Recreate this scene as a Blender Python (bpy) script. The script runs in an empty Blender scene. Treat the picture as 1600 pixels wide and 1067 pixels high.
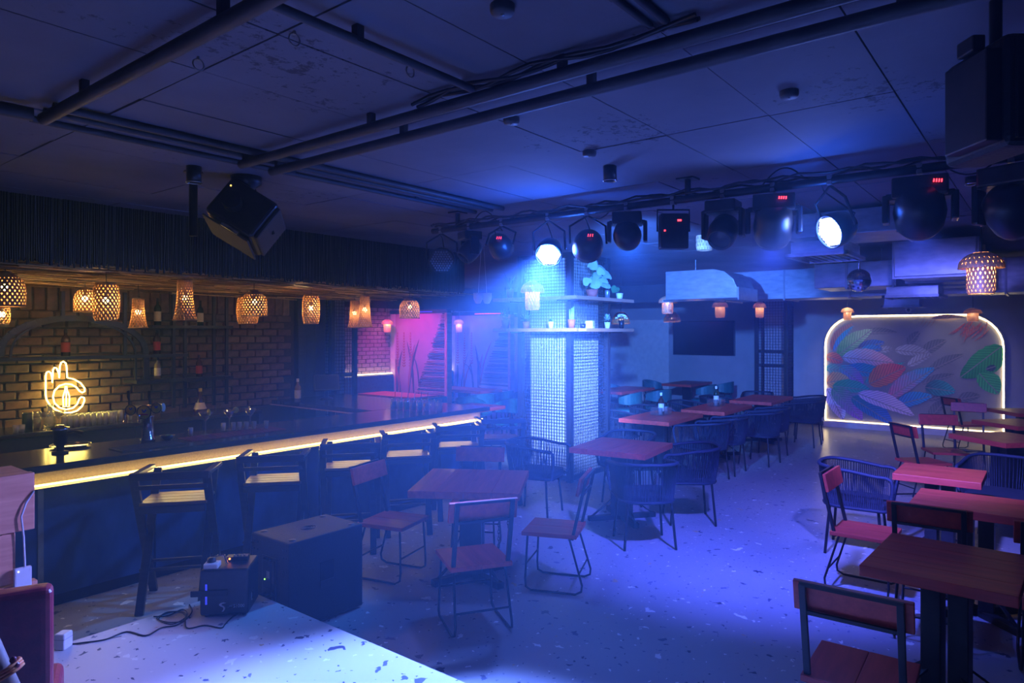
import bpy, bmesh, math, random
from mathutils import Vector, Matrix
random.seed(7)
PI = math.pi
SC = bpy.context.scene
COL = SC.collection

# ------------------------------------------------------------------ camera
F, HX, HY, H = 1067., 800., 520., 1.95            # focal length in px, horizon, eye height
AZ = math.atan(840 / 1067.)
SA, CA = math.sin(AZ), math.cos(AZ)
cam_d = bpy.data.cameras.new('camera')
cam_d.sensor_width = 36.; cam_d.lens = 36. * F / 1600.
cam_d.shift_y = -13.5 / 1600.
cam_d.clip_start = .05; cam_d.clip_end = 100
cam = bpy.data.objects.new('camera', cam_d)
cam.location = (0, 0, H)
cam.rotation_euler = (PI / 2, 0, math.atan2(SA, CA) - PI / 2)
COL.objects.link(cam); SC.camera = cam

# pixel of the 1600x1067 photograph -> world, on a height / a wall / at a depth
def P(x, y, h=0.):
    t = (H - h) * F / (y - HY); r = (x - HX) / F * t
    return Vector((CA * t + SA * r, SA * t - CA * r, h))
def PX(x, y, X):
    t = X / (CA + SA * (x - HX) / F); r = (x - HX) / F * t
    return Vector((X, SA * t - CA * r, H - (y - HY) / F * t))
def PY(x, y, Y):
    t = Y / (SA - CA * (x - HX) / F); r = (x - HX) / F * t
    return Vector((CA * t + SA * r, Y, H - (y - HY) / F * t))
def PT(x, y, t):
    r = (x - HX) / F * t
    return Vector((CA * t + SA * r, SA * t - CA * r, H - (y - HY) / F * t))

# ------------------------------------------------------------------ world: thin theatre haze, exposure
W = bpy.data.worlds.new('world'); SC.world = W; W.use_nodes = True
wn = W.node_tree.nodes; wl = W.node_tree.links
wn['Background'].inputs[0].default_value = (.01, .012, .05, 1)
wn['Background'].inputs[1].default_value = 0.0
HAZE = .023
vs_ = wn.new('ShaderNodeVolumeScatter')
vs_.inputs['Color'].default_value = (.30, .60, 1, 1)
vs_.inputs['Density'].default_value = HAZE
vs_.inputs['Anisotropy'].default_value = .6
wl.new(vs_.outputs[0], wn['World Output'].inputs['Volume'])
vset = SC.view_settings
vset.view_transform = 'Standard'; vset.look = 'None'; vset.gamma = 1.; vset.use_curve_mapping = False
vset.exposure = 0.
cy = SC.cycles
cy.max_bounces = 6; cy.diffuse_bounces = 3; cy.glossy_bounces = 3; cy.transmission_bounces = 6
cy.transparent_max_bounces = 12; cy.volume_bounces = 0
cy.sample_clamp_indirect = 3.; cy.sample_clamp_direct = 0.
cy.caustics_reflective = False; cy.caustics_refractive = False
cy.use_denoising = True
try: cy.use_light_tree = True
except Exception: pass

# stage lights: (pixel x, pixel y of the lamp, target, colour, watts, spot angle, blend); the fixtures are built on the rig below
CEIL = 3.0
RIGX = 4.38; RIGZ = 2.86
BLUE = (.025, .13, 1.); VIOLET = (.07, .10, 1.); LAV = (.11, .22, 1.)

# ------------------------------------------------------------------ helpers: mesh builder
class MB:
    def __init__(s): s.v = []; s.f = []; s.s = []
    def add(s, vs, fs, smooth=False):
        b = len(s.v); s.v += [tuple(x) for x in vs]
        for f in fs: s.f.append([b + i for i in f]); s.s.append(smooth)
        return s
    def box(s, c, d, M=None):
        x, y, z = d[0] / 2, d[1] / 2, d[2] / 2
        vs = [Vector((i * x, j * y, k * z)) for i in (-1, 1) for j in (-1, 1) for k in (-1, 1)]
        if M is not None: vs = [M @ v for v in vs]
        c = Vector(c)
        return s.add([v + c for v in vs], [(0, 1, 3, 2), (4, 6, 7, 5), (0, 4, 5, 1), (2, 3, 7, 6), (0, 2, 6, 4), (1, 5, 7, 3)])
    def bb(s, x0, x1, y0, y1, z0, z1):
        return s.box(((x0 + x1) / 2, (y0 + y1) / 2, (z0 + z1) / 2), (x1 - x0, y1 - y0, z1 - z0))
    def bar(s, p, q, w, h, up=(0, 0, 1)):
        p, q = Vector(p), Vector(q); d = q - p; L = d.length; d.normalize()
        u = Vector(up)
        if abs(d.dot(u)) > .98: u = Vector((1, 0, 0))
        a = d.cross(u).normalized(); b = a.cross(d).normalized()
        M = Matrix((a, d, b)).transposed()
        return s.box((p + q) / 2, (w, L, h), M)
    def cyl(s, p, q, r, n=10, r2=None, caps=True):
        p, q = Vector(p), Vector(q); d = (q - p).normalized(); r2 = r if r2 is None else r2
        u = Vector((0, 0, 1)) if abs(d.z) < .9 else Vector((1, 0, 0))
        a = d.cross(u).normalized(); b = d.cross(a)
        vs = []
        for k in range(n):
            t = 2 * PI * k / n; e = a * math.cos(t) + b * math.sin(t)
            vs += [p + e * r, q + e * r2]
        s.add(vs, [(2 * k, 2 * k + 1, (2 * k + 3) % (2 * n), (2 * k + 2) % (2 * n)) for k in range(n)], True)
        if caps: s.add(vs, [[2 * k for k in range(n)], [2 * k + 1 for k in range(n)][::-1]])
        return s
    def tube(s, pts, r, n=6, closed=False):
        pts = [Vector(p) for p in pts]; m = len(pts); vs = []; prev = None
        for i in range(m):
            if closed: d = pts[(i + 1) % m] - pts[i - 1]
            else: d = pts[min(i + 1, m - 1)] - pts[max(i - 1, 0)]
            if d.length < 1e-9: d = Vector((0, 0, 1))
            d.normalize()
            if prev is None:
                u = Vector((0, 0, 1)) if abs(d.z) < .9 else Vector((1, 0, 0)); a = d.cross(u).normalized()
            else:
                a = prev - d * prev.dot(d)
                a = a.normalized() if a.length > 1e-6 else d.orthogonal().normalized()
            prev = a; b = d.cross(a); rr = r[i] if isinstance(r, (list, tuple)) else r
            vs += [pts[i] + (a * math.cos(2 * PI * k / n) + b * math.sin(2 * PI * k / n)) * rr for k in range(n)]
        fs = []
        for i in range(m if closed else m - 1):
            j = (i + 1) % m
            fs += [(i * n + k, j * n + k, j * n + (k + 1) % n, i * n + (k + 1) % n) for k in range(n)]
        if not closed: fs += [list(range(n))[::-1], [(m - 1) * n + k for k in range(n)]]
        return s.add(vs, fs, True)
    def lathe(s, prof, n=20, c=(0, 0, 0), M=None, smooth=True, cap0=False, cap1=False):
        c = Vector(c); vs = []
        for r, z in prof:
            for k in range(n):
                v = Vector((r * math.cos(2 * PI * k / n), r * math.sin(2 * PI * k / n), z))
                vs.append((M @ v if M is not None else v) + c)
        fs = []
        for i in range(len(prof) - 1):
            fs += [(i * n + k, i * n + (k + 1) % n, (i + 1) * n + (k + 1) % n, (i + 1) * n + k) for k in range(n)]
        if cap0: fs.append(list(range(n))[::-1])
        if cap1: fs.append([(len(prof) - 1) * n + k for k in range(n)])
        return s.add(vs, fs, smooth)
    def prism(s, poly, fn, d0, d1, smooth=False):
        # poly: 2d outline, fn(u, v, depth) -> 3d
        n = len(poly)
        vs = [fn(u, v, d0) for u, v in poly] + [fn(u, v, d1) for u, v in poly]
        return s.add(vs, [list(range(n))[::-1], [n + i for i in range(n)]] + [(i, (i + 1) % n, n + (i + 1) % n, n + i) for i in range(n)], smooth)
    def ball(s, c, r, n=12, m=8, sc=(1, 1, 1)):
        prof = [(math.sin(PI * i / m), -math.cos(PI * i / m)) for i in range(m + 1)]
        M = Matrix.Diagonal((r * sc[0], r * sc[1], r * sc[2]))
        prof[0] = (1e-4, -1); prof[-1] = (1e-4, 1)
        return s.lathe(prof, n, c, M)
    def mesh(s, name, mat=None, bevel=0., seg=2):
        me = bpy.data.meshes.new(name)
        me.from_pydata(s.v, [], s.f)
        me.polygons.foreach_set('use_smooth', s.s)
        if bevel:
            bm = bmesh.new(); bm.from_mesh(me)
            bmesh.ops.remove_doubles(bm, verts=bm.verts, dist=1e-6)
            es = [e for e in bm.edges if len(e.link_faces) == 2 and e.calc_face_angle(0) > .5]
            bmesh.ops.bevel(bm, geom=es, offset=bevel, segments=seg, affect='EDGES', profile=.6, clamp_overlap=True)
            bm.to_mesh(me); bm.free()
        me.update()
        if mat: me.materials.append(mat)
        return me

def obj(name, mb, mat, parent=None, bevel=0., loc=None, rot=None, seg=2):
    me = mb.mesh(name, mat, bevel, seg) if isinstance(mb, MB) else mb
    o = bpy.data.objects.new(name, me); COL.objects.link(o)
    if parent is not None: o.parent = parent
    if loc is not None: o.location = loc
    if rot is not None: o.rotation_euler = rot
    return o
def tag(o, label=None, cat=None, group=None, kind=None):
    if label: o['label'] = label
    if cat: o['category'] = cat
    if group: o['group'] = group
    if kind: o['kind'] = kind
    return o
def thing(name, label, cat, loc=(0, 0, 0), rz=0., group=None, rot=None):
    o = bpy.data.objects.new(name, None); COL.objects.link(o); o.empty_display_size = .1
    o.location = loc; o.rotation_euler = rot if rot is not None else (0, 0, rz)
    return tag(o, label, cat, group)
def struct(name, mb, mat, label=None, parent=None, bevel=0.):
    o = obj(name, mb, mat, parent, bevel)
    if parent is None: tag(o, label, None, None, 'structure')
    return o
def kids(o): return [c for c in ALLKIDS.get(o.name, [])]
def copy_tree(src, loc, rz, label, group=None, rot=None):
    r = src.copy(); COL.objects.link(r); r.location = loc
    r.rotation_euler = rot if rot is not None else (0, 0, rz); r['label'] = label
    if group: r['group'] = group
    for ch in src.children:
        c = ch.copy(); COL.objects.link(c); c.parent = r
        for g in ch.children:
            d = g.copy(); COL.objects.link(d); d.parent = c
    return r
def lamp(kind, name, loc, color, watts, parent=None, target=None, **kw):
    d = bpy.data.lights.new(name, kind); d.color = color; d.energy = watts
    for k, v in kw.items(): setattr(d, k, v)
    o = bpy.data.objects.new(name, d); COL.objects.link(o); o.location = loc
    if target is not None:
        o.rotation_euler = (Vector(target) - Vector(loc)).to_track_quat('-Z', 'Y').to_euler()
    if parent is not None:
        bpy.context.view_layer.update()
        o.parent = parent; o.matrix_parent_inverse = parent.matrix_world.inverted()
    return o

# ------------------------------------------------------------------ materials
MAT = {}
def nodes(name):
    m = bpy.data.materials.new(name); m.use_nodes = True
    n, l = m.node_tree.nodes, m.node_tree.links
    MAT[name] = m
    return m, n, l, n['Principled BSDF']
def ramp(n, stops, interp='LINEAR'):
    r = n.new('ShaderNodeValToRGB'); r.color_ramp.interpolation = interp
    el = r.color_ramp.elements
    while len(el) < len(stops): el.new(.5)
    for e, (p, c) in zip(el, stops): e.position = p; e.color = (*c, 1) if len(c) == 3 else c
    return r
def coords(n, l, kind='Object', scale=(1, 1, 1)):
    tc = n.new('ShaderNodeTexCoord'); mp = n.new('ShaderNodeMapping'); mp.inputs['Scale'].default_value = scale
    l.new(tc.outputs[kind], mp.inputs[0]); return mp.outputs[0]
def noise(n, l, vec, scale, detail=4., rough=.55):
    t = n.new('ShaderNodeTexNoise'); t.inputs['Scale'].default_value = scale
    t.inputs['Detail'].default_value = detail; t.inputs['Roughness'].default_value = rough
    l.new(vec, t.inputs['Vector']); return t.outputs['Fac']
def bump(n, l, b, fac, strength=.2, dist=.01):
    bp = n.new('ShaderNodeBump'); bp.inputs['Strength'].default_value = strength; bp.inputs['Distance'].default_value = dist
    l.new(fac, bp.inputs['Height']); l.new(bp.outputs[0], b.inputs['Normal'])
def plain(name, c1, c2=None, rough=.5, metal=0., scale=8., stretch=(1, 1, 1), bmp=0., kind='Object', spec=.5):
    m, n, l, b = nodes(name)
    c2 = c2 or tuple(x * .7 for x in c1)
    f = noise(n, l, coords(n, l, kind, stretch), scale)
    r = ramp(n, [(.32, c2), (.68, c1)]); l.new(f, r.inputs[0]); l.new(r.outputs[0], b.inputs['Base Color'])
    b.inputs['Roughness'].default_value = rough; b.inputs['Metallic'].default_value = metal
    b.inputs['Specular IOR Level'].default_value = spec
    if bmp: bump(n, l, b, f, bmp)
    return m
def glow(name, color, strength):
    m, n, l, b = nodes(name)
    b.inputs['Base Color'].default_value = (*[min(1, c) for c in color], 1)
    b.inputs['Emission Color'].default_value = (*color, 1); b.inputs['Emission Strength'].default_value = strength
    f = noise(n, l, coords(n, l), 30.); mr = n.new('ShaderNodeMapRange')
    mr.inputs['To Min'].default_value = strength * .93; mr.inputs['To Max'].default_value = strength * 1.07
    l.new(f, mr.inputs[0]); l.new(mr.outputs[0], b.inputs['Emission Strength'])
    return m
def wood(name, c1, c2, rough=.45, grain=1.):
    m, n, l, b = nodes(name)
    oi = n.new('ShaderNodeObjectInfo'); tc = n.new('ShaderNodeTexCoord'); mp = n.new('ShaderNodeMapping')
    mp.inputs['Scale'].default_value = (2.2 * grain, 22 * grain, 22 * grain)
    ad = n.new('ShaderNodeVectorMath'); ad.operation = 'ADD'; mu = n.new('ShaderNodeVectorMath'); mu.operation = 'SCALE'
    cx = n.new('ShaderNodeCombineXYZ')
    for k in range(3): l.new(oi.outputs['Random'], cx.inputs[k])
    l.new(cx.outputs[0], mu.inputs[0]); mu.inputs['Scale'].default_value = 7.
    l.new(tc.outputs['Object'], ad.inputs[0]); l.new(mu.outputs[0], ad.inputs[1]); l.new(ad.outputs[0], mp.inputs[0])
    f = noise(n, l, mp.outputs[0], 1., 6., .65)
    r = ramp(n, [(.3, c2), (.7, c1)]); l.new(f, r.inputs[0]); l.new(r.outputs[0], b.inputs['Base Color'])
    b.inputs['Roughness'].default_value = rough
    bump(n, l, b, f, .15, .004)
    return m
def terrazzo(name, base, base2, rough=.32):
    m, n, l, b = nodes(name)
    co = coords(n, l, 'Object')
    cur = ramp(n, [(.3, base2), (.7, base)]); l.new(noise(n, l, co, 1.3, 5.), cur.inputs[0]); out = cur.outputs[0]
    for sc, rad, seedoff in ((3.6, .14, 0.), (6.5, .13, 5.3), (12., .12, 11.)):
        wob = n.new('ShaderNodeTexNoise'); wob.inputs['Scale'].default_value = sc * 3.; l.new(co, wob.inputs['Vector'])
        mx = n.new('ShaderNodeMixRGB'); mx.blend_type = 'LINEAR_LIGHT'; mx.inputs[0].default_value = .07 * 4 / sc
        off = n.new('ShaderNodeVectorMath'); off.operation = 'ADD'; off.inputs[1].default_value = (seedoff, seedoff * 1.7, 0)
        l.new(co, off.inputs[0]); l.new(off.outputs[0], mx.inputs[1]); l.new(wob.outputs['Color'], mx.inputs[2])
        vo = n.new('ShaderNodeTexVoronoi'); vo.voronoi_dimensions = '2D'; vo.distance = 'MANHATTAN'
        vo.inputs['Scale'].default_value = sc; vo.inputs['Randomness'].default_value = 1.
        l.new(mx.outputs[0], vo.inputs['Vector'])
        sp = n.new('ShaderNodeSeparateColor'); l.new(vo.outputs['Color'], sp.inputs[0])
        th = n.new('ShaderNodeMath'); th.operation = 'MULTIPLY'; th.inputs[1].default_value = rad; l.new(sp.outputs[1], th.inputs[0])
        lt = n.new('ShaderNodeMath'); lt.operation = 'LESS_THAN'; l.new(vo.outputs['Distance'], lt.inputs[0]); l.new(th.outputs[0], lt.inputs[1])
        cr = ramp(n, [(0., (.05, .06, .12)), (.34, (.09, .11, .2)), (.5, (.16, .18, .3)), (.62, (.8, .8, .78)), (.86, (.86, .84, .8)), (.95, (.5, .36, .2))], 'CONSTANT')
        l.new(sp.outputs[0], cr.inputs[0])
        mm = n.new('ShaderNodeMixRGB'); l.new(lt.outputs[0], mm.inputs[0]); l.new(out, mm.inputs[1]); l.new(cr.outputs[0], mm.inputs[2])
        out = mm.outputs[0]
    l.new(out, b.inputs['Base Color']); b.inputs['Roughness'].default_value = rough
    b.inputs['Specular IOR Level'].default_value = .4
    return m
def glass(name, color=(1, 1, 1), rough=.04, body=.06, lo=.06, hi=.7):
    m, n, l, b = nodes(name)
    b.inputs['Base Color'].default_value = (*color, 1)
    gl_ = n.new('ShaderNodeBsdfGlossy'); gl_.inputs['Roughness'].default_value = rough
    tr = n.new('ShaderNodeBsdfTransparent')
    tint = ramp(n, [(.3, tuple(min(1, c * .94) for c in color)), (.7, color)]); l.new(noise(n, l, coords(n, l), 20.), tint.inputs[0]); l.new(tint.outputs[0], tr.inputs[0])
    mb_ = n.new('ShaderNodeMixShader'); mb_.inputs[0].default_value = body
    l.new(tr.outputs[0], mb_.inputs[1]); l.new(b.outputs[0], mb_.inputs[2])
    mx = n.new('ShaderNodeMixShader'); fr = n.new('ShaderNodeLayerWeight'); fr.inputs[0].default_value = .3
    mr = n.new('ShaderNodeMapRange'); mr.inputs['To Min'].default_value = lo; mr.inputs['To Max'].default_value = hi
    l.new(fr.outputs['Facing'], mr.inputs[0]); l.new(mr.outputs[0], mx.inputs[0])
    l.new(mb_.outputs[0], mx.inputs[1]); l.new(gl_.outputs[0], mx.inputs[2]); l.new(mx.outputs[0], n['Material Output'].inputs[0])
    return m

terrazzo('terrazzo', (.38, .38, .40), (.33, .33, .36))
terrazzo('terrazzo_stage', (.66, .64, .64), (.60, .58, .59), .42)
plain('ceiling', (.24, .25, .30), (.17, .18, .22), .85, scale=2.2, bmp=.2)
plain('plaster', (.42, .43, .47), (.36, .37, .41), .8, scale=3., bmp=.1)
plain('plaster_dark', (.09, .09, .11), (.06, .06, .08), .8, scale=3.)
plain('white_paint', (.78, .78, .78), (.66, .66, .68), .6, scale=9., bmp=.3)
plain('black_metal', (.022, .022, .026), (.012, .012, .015), .42, .3, scale=20.)
plain('grey_metal', (.30, .31, .33), (.22, .23, .25), .4, .6, scale=12.)
plain('galvanised', (.42, .44, .47), (.28, .30, .33), .38, .75, scale=6., stretch=(1, 1, 3))
plain('chrome', (.75, .76, .78), (.6, .62, .65), .12, 1., scale=4.)
plain('conduit', (.055, .056, .066), (.03, .03, .036), .6, .1, scale=6.)
plain('black_plastic', (.018, .018, .022), (.010, .010, .013), .38, 0., scale=30.)
plain('cabinet_black', (.018, .018, .022), (.011, .011, .014), .55, 0., scale=90., bmp=.25)
plain('rope_blue', (.014, .020, .046), (.008, .012, .026), .7, scale=60., bmp=.3)
plain('cushion_dark', (.02, .024, .04), (.012, .014, .026), .85, scale=40., bmp=.2)
plain('teal_leather', (.03, .20, .22), (.02, .13, .15), .38, scale=18., bmp=.15)
plain('red_leather', (.22, .014, .024), (.15, .009, .016), .35, scale=30., bmp=.2)
wood('table_wood', (.66, .075, .045), (.40, .034, .022), .42)
wood('seat_wood', (.64, .07, .042), (.40, .034, .022), .42)
wood('shelf_wood', (.46, .24, .15), (.32, .15, .09), .5)
wood('booth_wood', (.74, .32, .20), (.54, .19, .11), .55)
wood('stool_dark', (.030, .034, .044), (.013, .014, .02), .36)
wood('stool_seat', (.30, .19, .085), (.18, .10, .042), .4)
plain('bar_top', (.045, .04, .032), (.025, .022, .02), .16, 0., scale=5., stretch=(1, 6, 1))
plain('bar_blue', (.035, .10, .26), (.010, .028, .09), .42, .1, scale=3.2, stretch=(1, 1, .5), bmp=.2)
plain('cove_tan', (.45, .38, .24), (.34, .28, .17), .7, scale=90.)
plain('brick', (.22, .125, .075), (.12, .065, .04), .85, scale=14., bmp=.4)
plain('brick_b', (.17, .10, .065), (.095, .055, .036), .85, scale=14., bmp=.4)
plain('brick_c', (.26, .16, .10), (.15, .088, .055), .85, scale=14., bmp=.4)
plain('mortar', (.07, .055, .045), (.045, .035, .03), .9, scale=30.)
plain('brick_pale', (.45, .40, .40), (.32, .28, .28), .85, scale=20., bmp=.4)
plain('bamboo_plain', (.70, .46, .20), (.42, .25, .09), .3, scale=5., stretch=(1, 1, 1))
plain('bamboo_dark', (.018, .016, .02), (.010, .009, .012), .3, scale=8.)
plain('wicker', (.50, .27, .095), (.34, .17, .055), .55, scale=40.)
plain('wicker_pale', (.78, .55, .36), (.62, .42, .26), .55, scale=40.)
plain('shade_rim', (.30, .18, .08), (.2, .11, .05), .6, scale=30.)
plain('terracotta', (.42, .10, .07), (.32, .07, .05), .7, scale=20.)
plain('white_ceramic', (.8, .8, .78), (.7, .7, .68), .3, scale=9.)
plain('white_plastic', (.78, .78, .80), (.7, .7, .72), .35, scale=9.)
plain('green_leaf', (.06, .22, .08), (.03, .12, .05), .45, scale=12.)
plain('pale_leaf', (.30, .42, .34), (.2, .3, .25), .5, scale=12.)
plain('white_flower', (.8, .8, .82), (.65, .65, .7), .6, scale=20.)
plain('skin', (.30, .16, .10), (.24, .12, .075), .5, scale=20.)
plain('thread_red', (.75, .10, .03), (.85, .26, .04), .7, scale=90.)
plain('shirt', (.05, .05, .09), (.03, .03, .06), .8, scale=30.)
plain('hair', (.012, .010, .010), (.006, .005, .005), .5, scale=50.)
plain('mat_red', (.20, .012, .02), (.12, .006, .012), .8, scale=40.)
plain('mat_black', (.02, .02, .022), (.012, .012, .014), .7, scale=40.)
plain('tv_black', (.010, .011, .014), (.006, .007, .009), .12, scale=3.)
plain('bottle_green', (.02, .05, .025), (.012, .03, .015), .1, scale=6.)
plain('bottle_brown', (.07, .025, .012), (.04, .013, .008), .1, scale=6.)
plain('bottle_clear', (.35, .28, .18), (.24, .18, .11), .08, scale=6.)
plain('paper_label', (.75, .72, .65), (.6, .57, .5), .6, scale=20.)
plain('label_red', (.5, .04, .03), (.4, .03, .02), .6, scale=20.)
plain('lemon', (.80, .68, .10), (.7, .55, .06), .5, scale=30.)
plain('badge_yellow', (.70, .55, .06), (.6, .45, .04), .4, scale=9.)
plain('badge_blue', (.05, .12, .4), (.04, .08, .3), .4, scale=9.)
plain('screen_off', (.02, .022, .03), (.015, .016, .02), .2, scale=5.)
plain('cable_black', (.012, .012, .015), (.008, .008, .01), .5, scale=30.)
plain('cable_white', (.7, .7, .72), (.6, .6, .62), .5, scale=30.)
plain('mirror', (.85, .86, .9), (.75, .77, .8), .06, 1., scale=4.)
for nm, c in dict(red=(.5, .02, .03), yellow=(.5, .4, .05), green=(.05, .4, .15), maroon=(.2, .01, .04), cyan=(.04, .3, .45), pink=(.55, .03, .12), clear=(.5, .5, .55), blue=(.04, .1, .5)).items():
    glass('drink_' + nm, c, .05, .8, .04, .3)
glass('clear_glass', (.95, .96, .96), .03, .12)
glass('acrylic', (.97, .98, .98), .03, .015, .03, .3)
glass('tumbler_glass', (.95, .96, .93), .05, .35)
glow('bulb', (1., .62, .24), 28.)
glow('bulb_soft', (1., .72, .42), 14.)
glow('neon', (1., .78, .20), 10.)
glow('led_yellow', (1., .68, .15), 2.4)
glow('led_cove', (1., .70, .16), 9.)
glow('led_warm', (1., .80, .38), 7.)
glow('led_mural', (1., .84, .46), 13.)
glow('led_white', (.80, .86, 1.), 60.)
glow('lens_lit', (.62, .74, 1.), 45.)
glow('digit_red', (1., .03, .05), 6.)
glow('dot_green', (.3, 1., .1), 4.)
glow('dot_orange', (1., .25, .03), 6.)
glow('strip_blue', (.06, .08, 1.), .7)
glow('led_dim', (.8, .86, 1.), 2.)
plain('lens_off', (.40, .42, .48), (.3, .32, .38), .15, 0., scale=9.)

def cane(name, c1, c2, c3, rough):
    m, n, l, b = nodes(name)
    g = n.new('ShaderNodeNewGeometry'); r = ramp(n, [(0., c1), (.55, c2), (1., c3)]); l.new(g.outputs['Random Per Island'], r.inputs[0])
    f = noise(n, l, coords(n, l), 30.); mx = n.new('ShaderNodeMixRGB'); mx.blend_type = 'MULTIPLY'; mx.inputs[0].default_value = .5
    l.new(r.outputs[0], mx.inputs[1]); l.new(f, mx.inputs[2]); l.new(mx.outputs[0], b.inputs['Base Color'])
    b.inputs['Roughness'].default_value = rough
    return m
cane('bamboo', (.10, .055, .02), (.40, .23, .08), (1., .72, .34), .28)
def stained(name, c1, c2):
    m, n, l, b = nodes(name)
    co = coords(n, l, 'Object'); tc = n.new('ShaderNodeNewGeometry')
    big = ramp(n, [(.3, c2), (.7, c1)]); l.new(noise(n, l, tc.outputs['Position'], 1.6, 5.), big.inputs[0])
    st = noise(n, l, tc.outputs['Position'], 17., 6., .75); msk = noise(n, l, tc.outputs['Position'], 1.1, 3.)
    mu = n.new('ShaderNodeMath'); mu.operation = 'MULTIPLY'; l.new(st, mu.inputs[0]); l.new(msk, mu.inputs[1])
    sp = ramp(n, [(.365, (1, 1, 1)), (.40, (.35, .33, .33))]); l.new(mu.outputs[0], sp.inputs[0])
    mx = n.new('ShaderNodeMixRGB'); mx.blend_type = 'MULTIPLY'; mx.inputs[0].default_value = 1.
    l.new(big.outputs[0], mx.inputs[1]); l.new(sp.outputs[0], mx.inputs[2]); l.new(mx.outputs[0], b.inputs['Base Color'])
    b.inputs['Roughness'].default_value = .85; bump(n, l, b, st, .25)
    return m
stained('ceiling', (.165, .17, .215), (.115, .12, .155))
cane('bamboo_purple', (.05, .03, .04), (.28, .16, .15), (.85, .55, .5), .3)

def leaf_material(name, emis=0.):
    m, n, l, b = nodes(name)
    oi = n.new('ShaderNodeObjectInfo'); at = n.new('ShaderNodeAttribute'); at.attribute_type = 'OBJECT'; at.attribute_name = 'second_colour'
    tc = n.new('ShaderNodeTexCoord'); sx = n.new('ShaderNodeSeparateXYZ'); l.new(tc.outputs['Object'], sx.inputs[0])
    ab = n.new('ShaderNodeMath'); ab.operation = 'ABSOLUTE'; l.new(sx.outputs[1], ab.inputs[0])
    gr = n.new('ShaderNodeTexCoord')
    sg = n.new('ShaderNodeSeparateXYZ'); l.new(gr.outputs['Generated'], sg.inputs[0])
    nz = noise(n, l, coords(n, l), 9., 4.)
    ad = n.new('ShaderNodeMath'); ad.operation = 'MULTIPLY_ADD'; ad.inputs[1].default_value = .9; ad.inputs[2].default_value = -.35
    l.new(nz, ad.inputs[0]); sm = n.new('ShaderNodeMath'); sm.operation = 'ADD'; sm.use_clamp = True
    l.new(sg.outputs[0], sm.inputs[0]); l.new(ad.outputs[0], sm.inputs[1])
    mx = n.new('ShaderNodeMixRGB'); l.new(sm.outputs[0], mx.inputs[0]); l.new(oi.outputs['Color'], mx.inputs[1]); l.new(at.outputs['Color'], mx.inputs[2])
    # slanting side veins and a midrib
    ph = n.new('ShaderNodeMath'); ph.operation = 'MULTIPLY_ADD'; ph.inputs[1].default_value = -1.1; l.new(ab.outputs[0], ph.inputs[0]); l.new(sx.outputs[0], ph.inputs[2])
    w = n.new('ShaderNodeMath'); w.operation = 'MULTIPLY'; w.inputs[1].default_value = 95.; l.new(ph.outputs[0], w.inputs[0])
    si = n.new('ShaderNodeMath'); si.operation = 'SINE'; l.new(w.outputs[0], si.inputs[0])
    mr = n.new('ShaderNodeMapRange'); mr.inputs['From Min'].default_value = -.2; mr.inputs['From Max'].default_value = 1.; mr.inputs['To Min'].default_value = 1.; mr.inputs['To Max'].default_value = .6
    l.new(si.outputs[0], mr.inputs[0])
    rib = n.new('ShaderNodeMath'); rib.operation = 'LESS_THAN'; rib.inputs[1].default_value = .008; l.new(ab.outputs[0], rib.inputs[0])
    mul = n.new('ShaderNodeMixRGB'); mul.blend_type = 'MULTIPLY'; mul.inputs[0].default_value = 1.
    l.new(mx.outputs[0], mul.inputs[1]); l.new(mr.outputs[0], mul.inputs[2])
    mr2 = n.new('ShaderNodeMixRGB'); l.new(rib.outputs[0], mr2.inputs[0]); l.new(mul.outputs[0], mr2.inputs[1]); mr2.inputs[2].default_value = (.35, .30, .30, 1)
    l.new(mr2.outputs[0], b.inputs['Base Color']); b.inputs['Roughness'].default_value = .75
    return m
leaf_material('painted_leaf')

# =================================================================== STRUCTURE
XB, YB = 16.8, 10.85          # far back wall, booth side wall
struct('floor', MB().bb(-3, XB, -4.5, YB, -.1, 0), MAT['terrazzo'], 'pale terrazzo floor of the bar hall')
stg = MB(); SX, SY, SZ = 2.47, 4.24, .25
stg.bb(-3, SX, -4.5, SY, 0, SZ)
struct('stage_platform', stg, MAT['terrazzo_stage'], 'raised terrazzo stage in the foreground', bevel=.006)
struct('wall_mural_side', MB().bb(15.4, 15.6, -4.5, 4.36, 0, CEIL), MAT['plaster'], 'far plaster wall carrying the leaf mural')
struct('wall_back', MB().bb(XB, XB + .15, 4.36, YB, 0, CEIL), MAT['plaster'], 'far plaster wall of the alcove')
struct('wall_jog', MB().bb(15.6, XB, 4.2, 4.36, 0, CEIL), MAT['plaster'], 'short return wall behind the mesh column')
struct('wall_left', MB().bb(-3, XB, YB, YB + .15, 0, CEIL), MAT['plaster_dark'], 'dark side wall behind the booths')
struct('wall_right', MB().bb(-3, 15.6, -4.65, -4.5, 0, CEIL), MAT['plaster_dark'], 'dark side wall out of view')
struct('wall_front', MB().bb(-3.15, -3, -4.5, YB, 0, CEIL), MAT['plaster_dark'], 'dark wall behind the stage')
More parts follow.
